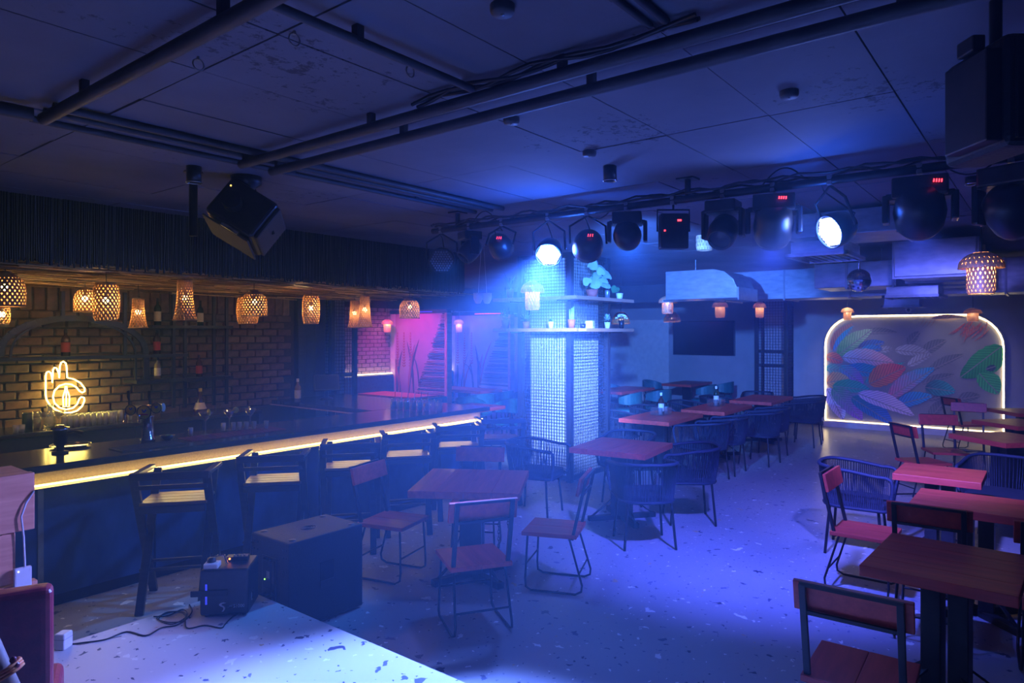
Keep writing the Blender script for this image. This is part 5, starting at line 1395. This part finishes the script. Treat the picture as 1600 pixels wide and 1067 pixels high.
# person standing left of the camera: only the wrist with a thread bracelet enters the picture
wr = PT(3, 1080, 1.62)
fwd = Vector((CA, SA, 0)); rgt = Vector((SA, -CA, 0))
def B(r_, f_, z): return wr + rgt * r_ + fwd * f_ + Vector((0, 0, z - wr.z))
zs = SZ
pel = B(-.36, .0, zs + .98)
joints = [pel, B(-.36, .01, zs + 1.18), B(-.36, .0, zs + 1.42), B(-.36, .01, zs + 1.52), B(-.36, .02, zs + 1.62), B(-.36, .03, zs + 1.72),   # 0-5 spine, neck, head
          B(-.19, .0, zs + 1.42), B(-.11, -.02, zs + 1.13), wr + Vector((0, 0, .03)), wr + rgt * .02 + fwd * .015 + Vector((0, 0, -.06)), wr + rgt * .03 + fwd * .02 + Vector((0, 0, -.11)),     # 6-10 near arm
          B(-.53, .0, zs + 1.42), B(-.62, -.02, zs + 1.13), B(-.60, .10, zs + .92), B(-.59, .12, zs + .84), B(-.58, .13, zs + .80),                                                  # 11-15 far arm
          B(-.27, .0, zs + .93), B(-.26, .01, zs + .5), B(-.26, -.02, zs + .09), B(-.25, .13, zs + .045),                                                                              # 16-19
          B(-.45, .0, zs + .93), B(-.46, .01, zs + .5), B(-.46, -.02, zs + .09), B(-.47, .13, zs + .045)]
edges_ = [(0, 1), (1, 2), (2, 3), (3, 4), (4, 5), (2, 6), (6, 7), (7, 8), (8, 9), (9, 10), (2, 11), (11, 12), (12, 13), (13, 14), (14, 15), (0, 16), (16, 17), (17, 18), (18, 19), (0, 20), (20, 21), (21, 22), (22, 23)]
rad_ = [.135, .12, .13, .055, .085, .08, .06, .043, .028, .036, .03, .06, .043, .028, .036, .03, .085, .06, .04, .036, .085, .06, .04, .036]
# five fingers on the near and far hands
for hand, dirv in ((10, Vector((0, 0, -1))), (15, Vector((0, 0, -1)))):
    for k in range(4):
        p0 = joints[hand] + fwd * (.024 - .016 * k); i0 = len(joints)
        joints += [p0 + dirv * .035 + rgt * .002, p0 + dirv * .065 - rgt * .008, p0 + dirv * (.088 + .008 * (k in (1, 2))) - rgt * .02]; rad_ += [.0095, .0085, .0075]
        edges_ += [(hand, i0), (i0, i0 + 1), (i0 + 1, i0 + 2)]
    i0 = len(joints); pr = joints[hand - 1]
    joints += [pr + fwd * .035 + dirv * .015, pr + fwd * .05 + dirv * .05, pr + fwd * .045 + dirv * .075]; rad_ += [.011, .0095, .0085]; edges_ += [(hand - 1, i0), (i0, i0 + 1), (i0 + 1, i0 + 2)]
person = thing('person', 'person at the lower left edge wearing a red thread bracelet', 'person', (pel.x, pel.y, SZ))
me = bpy.data.meshes.new('body'); me.from_pydata([tuple(j - Vector((pel.x, pel.y, SZ))) for j in joints], edges_, [])
me.materials.append(MAT['skin'])
body = bpy.data.objects.new('body', me); COL.objects.link(body); body.parent = person
sk = body.modifiers.new('skin', 'SKIN'); sk.use_smooth_shade = True
for i, v in enumerate(me.skin_vertices[0].data): v.radius = (rad_[i], rad_[i]); v.use_root = (i == 0)
sb = body.modifiers.new('sub', 'SUBSURF'); sb.levels = 2; sb.render_levels = 2
off = -Vector((pel.x, pel.y, SZ))
def garment(name, ids, eds, rr, mat):
    g = bpy.data.meshes.new(name); g.from_pydata([tuple(joints[i] + off) for i in ids], eds, []); g.materials.append(MAT[mat])
    o = bpy.data.objects.new(name, g); COL.objects.link(o); o.parent = person
    o.modifiers.new('skin', 'SKIN').use_smooth_shade = True
    for i, v in enumerate(g.skin_vertices[0].data): v.radius = (rr[i], rr[i]); v.use_root = (i == 0)
    s_ = o.modifiers.new('sub', 'SUBSURF'); s_.levels = 2; s_.render_levels = 2
garment('shirt', [0, 1, 2, 6, 7, 11, 12], [(0, 1), (1, 2), (2, 3), (3, 4), (2, 5), (5, 6)], [.165, .15, .16, .08, .06, .08, .06], 'shirt')
garment('trousers', [0, 16, 17, 18, 20, 21, 22], [(0, 1), (1, 2), (2, 3), (0, 4), (4, 5), (5, 6)], [.15, .105, .08, .06, .105, .08, .06], 'shirt')
hd = joints[5] + off
obj('hair', MB().ball(hd + Vector((0, 0, .01)) - fwd * .012, .105, 16, 12, (1, 1, 1.02)), MAT['hair'], person)
fc = hd + fwd * .075
for sg in (-1, 1):
    obj('eye', MB().ball(fc + rgt * .032 * sg - Vector((0, 0, .03)), .012, 8, 6), MAT['white_ceramic'], person)
    obj('ear', MB().ball(hd + rgt * .09 * sg - Vector((0, 0, .04)), .03, 8, 6, (.6, .6, 1)), MAT['skin'], person)
obj('nose', MB().ball(fc + fwd * .018 - Vector((0, 0, .055)), .017, 8, 6, (1, 1, 1.4)), MAT['skin'], person)
obj('mouth', MB().ball(fc + fwd * .006 - Vector((0, 0, .09)), .02, 8, 6, (1, 1, .35)), MAT['red_leather'], person)
bc_ = wr + off + Vector((0, 0, .045)); axis = (joints[7] - joints[8]).normalized(); u_ = axis.cross(fwd).normalized(); w_ = axis.cross(u_)
mb = MB()
for k in range(3): mb.tube([bc_ + axis * (.007 * k - .007) + (u_ * math.cos(2 * PI * i / 22) + w_ * math.sin(2 * PI * i / 22)) * (.040 + .0016 * (i % 2)) for i in range(22)], .0042, 5, True)
br = obj('thread_bracelet', mb, MAT['thread_red'], person); br['label'] = 'red and orange thread bracelet'
obj('tassel', MB().ball(bc_ + rgt * .04 + axis * .018, .010, 8, 6).ball(bc_ + rgt * .042 + axis * .034, .008, 8, 6), MAT['mat_pink'] if 'mat_pink' in MAT else MAT['red_leather'], br)

# =================================================================== BACK BAR
# neon sign: traced in wall coordinates
NY = WBY - .06
def N(cx, cy_): return PY(cx * .3, 380 + cy_ * .3, NY)
hand = [(238, 790), (238, 690), (243, 672), (255, 668), (265, 676), (272, 726), (276, 660), (284, 647), (294, 650), (301, 664), (308, 702), (312, 640), (318, 622), (330, 616), (342, 624), (347, 645), (350, 700), (385, 708), (420, 728), (441, 756), (441, 772), (428, 778), (414, 770), (398, 750), (372, 735), (342, 732), (310, 742), (284, 768), (276, 800), (284, 832), (310, 856), (345, 866), (380, 858), (402, 838), (412, 812), (424, 800), (438, 804), (440, 820), (428, 848), (402, 872), (370, 882), (330, 882), (290, 868), (258, 840), (243, 815)]
ns = thing('neon_sign', 'yellow neon sign of a hand forming a ring around a bottle', 'neon sign', (0, 0, 0))
obj('hand_tube', MB().tube([N(*p) for p in hand], .0075, 6, True), MAT['neon'], ns)
bot = [(330, 850), (328, 800), (334, 780), (339, 765), (340, 744), (347, 744), (349, 765), (356, 780), (362, 800), (360, 850)]
obj('bottle_tube', MB().tube([N(*p) for p in bot], .006, 6, True), MAT['neon'], ns)
obj('bottle_tube', MB().tube([N(345, 770), N(345, 845)], .006, 6), MAT['neon'], ns)
c = N(340, 790)
for dx, dz in ((-.12, .1), (.12, .05), (0, -.15)): obj('standoff', MB().cyl((c.x + dx, NY, c.z + dz), (c.x + dx, WBY - .01, c.z + dz), .006, 6), MAT['grey_metal'], ns)
lamp('POINT', 'neon_light', (c.x, NY - .08, c.z), (1., .76, .16), 15, ns, shadow_soft_size=.18)

# bottle shelving of black steel with an arch
def S(x, y, Y=8.0): return PY(x, y, Y)
su = thing('bottle_rack', 'black steel bottle rack with an arch on the brick wall', 'shelf', (0, 0, 0))
def post(px, y0, y1, Y=8.0, w=.035):
    a = S(px, y0, Y); b_ = S(px, y1, Y); obj('upright', MB().bb(a.x - w / 2, a.x + w / 2, Y - w / 2, Y + w / 2, b_.z, a.z), MAT['black_metal'], su, .003)
for px, y0, y1 in ((195, 457, 560), (271, 460, 637), (289, 461, 637), (334, 464, 633), (354, 465, 631), (98, 455, 497), (8, 452, 500)): post(px, y0, y1)
def shelf_z(y): return S(250, y, 8.0).z
def shelf_(x0, x1, y, th=.035):
    a, b_ = S(x0, y, 8.0), S(x1, y, 8.0); obj('shelf_board', MB().bb(a.x, b_.x, 7.90, 8.235, shelf_z(y) - th, shelf_z(y)), MAT['black_metal'], su, .003)
shelf_(-60, 288, 553); shelf_(231, 358, 508); shelf_(207, 358, 592)
arch = []
for k in range(0, 19):
    a = PI * k / 18; arch.append((114 - 114 * math.cos(a) * 1.0, 557 - 60 * math.sin(a) ** .8))
pts_o = [S(x, y, 7.98) for x, y in arch] + [S(229, 600, 7.98)]
mb = MB()
for a, b_ in zip(pts_o[:-1], pts_o[1:]): mb.bar(a, b_, .06, .03, (0, 1, 0))
obj('arch', mb, MAT['black_metal'], su)
pts_i = [S(114 + (x - 114) * .86, y + 3, 7.98) for x, y in arch] + [S(212, 600, 7.98)]
mb = MB()
for a, b_ in zip(pts_i[:-1], pts_i[1:]): mb.bar(a, b_, .02, .02, (0, 1, 0))
obj('inner_arch', mb, MAT['black_metal'], su)

# bottles
def bottle(label, pos, h, r, mat, lab='paper_label', group='bottles on the back bar rack', neck='black_plastic', shape=0):
    t = thing('bottle', label, 'bottle', tuple(pos), random.uniform(0, 3), group)
    if shape == 0: prof = [(.001, 0), (r, 0), (r, h * .60), (r * .85, h * .68), (r * .38, h * .76), (r * .34, h * .97), (.001, h * .97)]
    else: prof = [(.001, 0), (r * 1.5, 0), (r * 1.55, h * .12), (r * .45, h * .62), (r * .4, h * .97), (.001, h * .97)]
    obj('body', MB().lathe(prof, 16), MAT[mat], t)
    obj('cap', MB().lathe([(r * .42, h * .86), (r * .42, h), (.001, h)], 12), MAT[neck], t)
    if shape == 0: obj('label', MB().lathe([(r * 1.02, h * .14), (r * 1.02, h * .50)], 16), MAT[lab], t)
    else: obj('label', MB().lathe([(r * 1.48, h * .16), (r * .95, h * .42)], 16), MAT[lab], t)
    return t
def shelf_z(y): return S(250, y, 8.0).z
def on_shelf(px, y): p = S(px, y, 8.0); return (p.x, 8.06, shelf_z(y) + .002)
bottle('dark wine bottle with a white label on the top rack shelf', on_shelf(250, 508), .31, .038, 'bottle_green')
bottle('dim dark bottle at the right of the top rack shelf', on_shelf(317, 508), .30, .036, 'bottle_green')
bottle('red bottle on the long rack shelf above the neon', (S(106, 555).x, 8.06, shelf_z(553) + .002), .28, .042, 'bottle_brown', 'label_red')
bottle('red-labelled spirit bottle on the long rack shelf near the arch foot', (S(249, 553).x, 8.06, shelf_z(553) + .002), .28, .038, 'bottle_brown', 'label_red')
bottle('amber bottle on the lower rack shelf', on_shelf(250, 592), .245, .034, 'bottle_clear')
bottle('dark red bottle at the right of the lower rack shelf', on_shelf(315, 592), .26, .036, 'bottle_brown', 'label_red')
tb = P(312, 0, 0)
p = PY(316, 636, 7.9); bottle('triangular dark bottle with a pale label on the back counter', (p.x, 7.95, 1.0), .29, .05, 'bottle_brown', 'paper_label', shape=1, neck='badge_yellow')
# bottle on the bar return
p = P(404, 652, BZ); bottle('clear bottle standing near the till', (5.3, 7.75, BZ), .30, .04, 'bottle_clear', neck='white_plastic')
# bottle trays on the dining tables
def tray(px, py, h, label, lab2, mat):
    c = P(px, py, h); t = thing('bottle_tray', label, 'tray', (c.x, c.y, h)); w = .14
    obj('base', MB().bb(-w, w, -.10, .10, 0, .008), MAT['acrylic'], t)
    for a in ((-w, -w + .005, -.10, .10), (w - .005, w, -.10, .10), (-w, w, -.10, -.095), (-w, w, .095, .10)): obj('side_panel', MB().bb(*a, .008, .11), MAT['acrylic'], t)
    bottle(lab2, (c.x, c.y, h + .0095), .31, .042, mat, group='bottles on the dining tables', neck='white_plastic')
    for k, dx in enumerate((-.09, .09)):
        g = thing('tumbler', ('clear tumbler left of the bottle ' if dx < 0 else 'clear tumbler right of the bottle ') + label.split(' ', 2)[2], 'glass', (c.x + dx, c.y - .03, h + .0095), 0, 'tumblers in the table trays')
        obj('cup', MB().lathe([(.001, 0), (.03, 0), (.034, .1), (.031, .1), (.028, .006), (.001, .005)], 14), MAT['clear_glass'], g)
tray(1033, 648, .77, 'clear tray on the near table of the long row', 'brown bottle with a white label on the near table of the long row', 'bottle_brown')
tray(1119, 634, .77, 'clear tray on the middle table of the long row', 'dark wine bottle with a white label on the middle table of the long row', 'bottle_green')

# glasses on the back counter
ORD = 'first second third fourth fifth sixth seventh eighth ninth tenth eleventh twelfth'.split()
def tumbler_mesh(r, h):
    return MB().lathe([(.001, 0), (r * .85, 0), (r, h), (r * .92, h), (r * .78, .006), (.001, .005)], 14).mesh('cup', MAT['tumbler_glass'])
tm = tumbler_mesh(.026, .115); tm2 = tumbler_mesh(.03, .07)
def counter_pt(px, Y=7.80): p = PY(px, 660, Y); return (p.x, Y, 1.0)
k = 0
for row, Y in enumerate((7.76, 7.835, 7.91)):
    px = 100 + row * 3; k = 0
    while px < 182:
        x, y, z = counter_pt(px, Y)
        g = obj('tumbler', tm, None, loc=(x, y, z)); tag(g, 'clear tumbler below the neon sign, ' + ORD[k] + ' from the left in the ' + ('front', 'middle', 'rear')[row] + ' row', 'glass', 'tumblers packed on the back counter'); px += 9.2; k += 1
for px, lb in ((25, 'small shot glass at the left end of the back counter'), (34, 'small shot glass beside the dark canister')):
    g = obj('shot_glass', tm2, None, loc=counter_pt(px, 7.75)); tag(g, lb, 'glass')
x, y, z = counter_pt(43, 7.80); t = thing('canister', 'dark metal canister among the glasses', 'canister', (x, y, z)); obj('body', MB().lathe([(.001, 0), (.045, 0), (.045, .17), (.001, .17)], 16), MAT['black_metal'], t); obj('rim', MB().tube([(.045 * math.cos(2 * PI * i / 16), .045 * math.sin(2 * PI * i / 16), .17) for i in range(16)], .003, 5, True), MAT['chrome'], t)
for px, lb in ((57, 'ribbed clear jar next to the dark canister'),):
    x, y, z = counter_pt(px, 7.90); g = thing('glass_jar', lb, 'jar', (x, y, z)); obj('cup', MB().lathe([(.001, 0), (.036, 0), (.044, .08), (.044, .15), (.038, .17), (.036, .17), (.04, .14), (.032, .006), (.001, .005)], 16), MAT['clear_glass'], g)
    obj('collar', MB().tube([(.039 * math.cos(2 * PI * i / 16), .039 * math.sin(2 * PI * i / 16), .165) for i in range(16)], .003, 5, True), MAT['clear_glass'], g)
def martini(label, pos, liquid=None, s=1., slice_=True):
    t = thing('martini_glass', label, 'glass', tuple(pos), random.uniform(0, 3), 'stemmed cocktail glasses')
    obj('bowl', MB().lathe([(.004 * s, .10 * s), (.055 * s, .18 * s), (.053 * s, .18 * s), (.004 * s, .105 * s)], 18), MAT['clear_glass'], t)
    obj('stem', MB().cyl((0, 0, .004), (0, 0, .10 * s), .004, 8), MAT['clear_glass'], t)
    obj('foot', MB().lathe([(.001, 0), (.035 * s, 0), (.034 * s, .003), (.004, .008)], 16), MAT['clear_glass'], t)
    if liquid: obj('drink', MB().lathe([(.003, .107 * s), (.042 * s, .165 * s), (.001, .165 * s)], 16), MAT[liquid], t)
    if slice_ and liquid:
        a = Vector((-.055 * s, 0, .18 * s)); M = Matrix.Rotation(PI / 2, 3, 'X') @ Matrix.Identity(3)
        obj('lemon_slice', MB().lathe([(.001, -.003), (.028, -.003), (.028, .003), (.001, .003)], 16, a, Matrix.Rotation(PI / 2, 3, 'X') ), MAT['lemon'], t)
    return t
martini('empty martini glass beside the carafe under the neon sign', counter_pt(67, 7.70))
martini('empty martini glass in front of the tumbler rows', counter_pt(92, 7.66))
x, y, z = counter_pt(78, 7.92); t = thing('carafe', 'clear carafe between two martini glasses', 'carafe', (x, y, z)); obj('body', MB().lathe([(.001, 0), (.05, 0), (.055, .06), (.028, .15), (.024, .2), (.032, .225), (.03, .225), (.02, .2), (.05, .06), (.001, .006)], 18), MAT['clear_glass'], t); obj('lip', MB().tube([(.031 * math.cos(2 * PI * i / 16), .031 * math.sin(2 * PI * i / 16), .225) for i in range(16)], .003, 5, True), MAT['clear_glass'], t)
for k, px in enumerate((188, 203, 218)):
    g = obj('tumbler', tm, None, loc=counter_pt(px, 7.9)); tag(g, ('first', 'second', 'third')[k] + ' clear tumbler behind the beer tap', 'glass')

# beer tap tower with three round badges
tp = P(231, 689, BZ); tp = Vector((tp.x, tp.y, BZ))
t = thing('beer_tap', 'chrome beer tap tower with three round yellow badges', 'beer tap', (tp.x, tp.y, BZ), 0)
obj('column', MB().lathe([(.001, 0), (.055, 0), (.055, .02), (.046, .03), (.046, .20), (.052, .21), (.001, .22)], 20), MAT['chrome'], t)
q = Vector((SA, -CA, 0)); f_ = Vector((CA, SA, 0)); M = look(-f_)
obj('cross_tube', MB().cyl(q * -.16 + Vector((0, 0, .26)), q * .13 + Vector((0, 0, .28)), .036, 16), MAT['chrome'], t)
for k, (dx, z, r_) in enumerate(((0, .245, .058), (-.11, .265, .042), (.10, .28, .042))):
    cpt = q * dx + Vector((0, 0, z)) - f_ * .05
    bd = obj('badge', MB().lathe([(.001, .012), (r_, .010), (r_, -.012), (.001, -.012)], 22, cpt, M), MAT['badge_yellow'], t)
    obj('badge_ring', MB().tube([cpt + M @ Vector((r_ * math.cos(2 * PI * i / 22), r_ * math.sin(2 * PI * i / 22), .010)) for i in range(22)], .004, 5, True), MAT['black_metal'], bd)
    e = [(-.018, .016), (-.006, .020), (0, .006), (.008, .022), (.020, .012), (.008, -.006), (-.006, -.006)]
    obj('badge_emblem', MB().prism([(a * r_ / .05, b_ * r_ / .05 + .004) for a, b_ in e], lambda a, b_, d: cpt + q * a + Vector((0, 0, b_)) - f_ * (.012 + d), 0, .0015), MAT['badge_blue'], bd)
    if k == 0: obj('badge_band', MB().prism([(-.03, -.022), (.034, -.022), (.034, -.012), (-.03, -.012)], lambda a, b_, d: cpt + q * a + Vector((0, 0, b_)) - f_ * (.012 + d), 0, .0015), MAT['label_red'], bd)
for dx in (-.155, .015):
    b0 = q * dx + Vector((0, 0, .27))
    obj('tap_handle', MB().tube([b0, b0 + Vector((0, 0, .07)), b0 + Vector((0, 0, .10)) - f_ * .01, b0 + Vector((0, 0, .15)) - f_ * .012], [.008, .009, .013, .012], 8), MAT['black_plastic'], t)
for dx in (-.16, -.04): obj('spout', MB().tube([q * dx + Vector((0, 0, .25)) - f_ * .03, q * dx + Vector((0, 0, .22)) - f_ * .06, q * dx + Vector((0, 0, .16)) - f_ * .065], .009, 8), MAT['chrome'], t)

# bar mats, cocktails, shots
def mat_(label, px0, py0, px1, py1, m, depth=.22):
    a, b_ = P(px0, py0, BZ), P(px1, py1, BZ); t = thing('bar_mat', label, 'mat', (min(a.x, b_.x), min(a.y, b_.y), BZ), 0, 'rubber bar mats')
    w = abs(b_.x - a.x); obj('sheet', MB().bb(0, w, 0, depth, 0, .008), MAT[m], t, .003)
    for k in range(5): obj('ridge', MB().bb(.01, w - .01, depth * (k + .5) / 5 - .006, depth * (k + .5) / 5 + .006, .008, .012), MAT[m], t)
mat_('black ribbed bar mat near the beer tap', 180, 704, 290, 694, 'mat_black', .25)
mat_('dark red ribbed bar mat under the cocktails', 300, 690, 445, 671, 'mat_red', .24)
def onbar(px, py): p = P(px, py, BZ); return (p.x, p.y, BZ + .013)
martini('red cocktail with a lemon slice on the bar mat', onbar(321, 681), 'drink_maroon', 1.1)
martini('dark cocktail with a lemon slice among the shot glasses', onbar(358, 674), 'drink_maroon', 1.)
martini('blue cocktail with a lemon slice at the right of the shot glasses', onbar(391, 671), 'drink_blue', 1.)
for k, px in enumerate((349, 365, 374, 385, 397)):
    g = obj('shot_glass', tumbler_mesh(.022, .07) if k == 0 else sgm, None, loc=onbar(px, 675 - (px - 349) * .06))
    if k == 0: sgm = g.data
    tag(g, 'clear shot glass, ' + ['leftmost', 'second', 'third', 'fourth', 'rightmost'][k] + ' of the five on the red bar mat', 'glass', 'shot glasses on the red mat')
g = thing('shot_glass', 'small teal drink left of the red cocktail', 'glass', onbar(298, 683)); obj('cup', sgm, None, g); obj('drink', MB().lathe([(.001, .008), (.016, .008), (.018, .05), (.001, .05)], 12), MAT['drink_cyan'], g)
g = thing('shot_glass', 'small red drink at the right end of the red mat', 'glass', onbar(416, 671)); obj('cup', sgm, None, g); obj('drink', MB().lathe([(.001, .008), (.016, .008), (.018, .05), (.001, .05)], 12), MAT['drink_red'], g)
x, y, z = onbar(262, 688); t = thing('bowl', 'small bowl of garnish beside the beer tap', 'bowl', (x, y, BZ)); obj('dish', MB().lathe([(.001, 0), (.03, 0), (.06, .045), (.056, .045), (.028, .006), (.001, .005)], 18), MAT['black_plastic'], t); mbg = MB(); [mbg.ball((random.uniform(-.03, .03), random.uniform(-.03, .03), .035), .014, 7, 5) for k in range(9)]; tag(obj('garnish', mbg, MAT['green_leaf'], t), kind='stuff')
# black grinder with tray at the near end
p = P(94, 708, BZ); t = thing('citrus_press', 'black citrus press standing on the near end of the bar', 'press', (p.x, p.y, BZ))
obj('base', MB().lathe([(.001, 0), (.055, 0), (.055, .012), (.02, .02), (.001, .02)], 18), MAT['black_metal'], t)
obj('column', MB().lathe([(.025, .01), (.028, .06), (.045, .075), (.045, .17), (.05, .175), (.001, .18)], 18), MAT['black_metal'], t)
obj('lid', MB().lathe([(.06, .178), (.062, .19), (.03, .198), (.025, .21), (.001, .212)], 18), MAT['chrome'], t)
obj('lever', MB().tube([(.03, 0, .15), (.08, -.04, .16), (.13, -.06, .14)], [.01, .012, .018], 8), MAT['black_plastic'], t)
p2 = P(112, 700, BZ); t = thing('serving_tray', 'shiny oval tray behind the citrus press', 'tray', (p2.x + .02, p2.y + .08, BZ)); obj('dish', MB().lathe([(.001, .004), (.11, .004), (.14, .016), (.138, .018), (.11, .007), (.001, .007)], 26), MAT['chrome'], t); obj('rim', MB().tube([(.14 * math.cos(2 * PI * i / 26), .14 * math.sin(2 * PI * i / 26), .017) for i in range(26)], .003, 5, True), MAT['chrome'], t)
# coloured mason jars with straws on the return
cols = ['maroon', 'yellow', 'green', 'maroon', 'cyan', 'pink', 'clear', 'clear']
nm = ['dark red', 'yellow', 'green', 'purple', 'blue', 'pink', 'first empty clear', 'last empty clear']
for k in range(8):
    px = 615 + 10.2 * k; p = P(px, 640 + .45 * k, BZ)
    g = thing('drink_jar', nm[k] + ' mason jar in the row of drinks at the bar corner', 'jar', (p.x, p.y, BZ), 0, 'mason jar drinks at the bar corner')
    obj('jar', MB().lathe([(.001, 0), (.034, 0), (.037, .02), (.037, .10), (.030, .118), (.030, .135), (.027, .135), (.027, .115), (.034, .1), (.033, .006), (.001, .005)], 16), MAT['clear_glass'], g)
    if k < 6:
        obj('drink', MB().lathe([(.001, .008), (.032, .008), (.033, .098), (.001, .098)], 14), MAT['drink_' + cols[k]], g)
        obj('straw', MB().cyl((.0, 0, .02), (.018, -.012, .215), .0035, 6), MAT[('label_red', 'cable_white', 'badge_blue', 'cable_white', 'badge_blue', 'label_red')[k]], g)
    obj('lid_ring', MB().tube([(.031 * math.cos(2 * PI * i / 16), .031 * math.sin(2 * PI * i / 16), .13) for i in range(16)], .003, 5, True), MAT['chrome'], g)
# till
p = Vector((5.75, 7.75, BZ)); t = thing('till_screen', 'dark till screen tilted on the bar return', 'till', tuple(p), -.5); obj('stand', MB().lathe([(.001, 0), (.09, 0), (.09, .012), (.03, .03), (.025, .16), (.001, .16)], 16), MAT['black_plastic'], t)
obj('screen', MB().box((0, -.03, .22), (.34, .03, .24), Matrix.Rotation(-.5, 3, 'X')), MAT['black_plastic'], t, .008); obj('display', MB().box((0, -.046, .23), (.30, .004, .20), Matrix.Rotation(-.5, 3, 'X')), MAT['screen_off'], t)

# pale hanging planters at the end of the canopy
p = PT(754, 464, 8.4); t = thing('hanging_planter', 'pale twin hanging planter at the far end of the canopy', 'planter', tuple(p), AZ)
for k, dy in enumerate((-.055, .055)):
    obj('pot', MB().lathe([(.001, -.085), (.03, -.08), (.055, -.03), (.06, .05), (.052, .05), (.045, -.02), (.001, -.06)], 16, (0, dy, 0)), MAT['white_ceramic'], t)
    obj('cord', MB().cyl((0, dy, .0), (0, dy * .3, CEIL - p.z - .002), .003, 5), MAT['cable_white'], t)
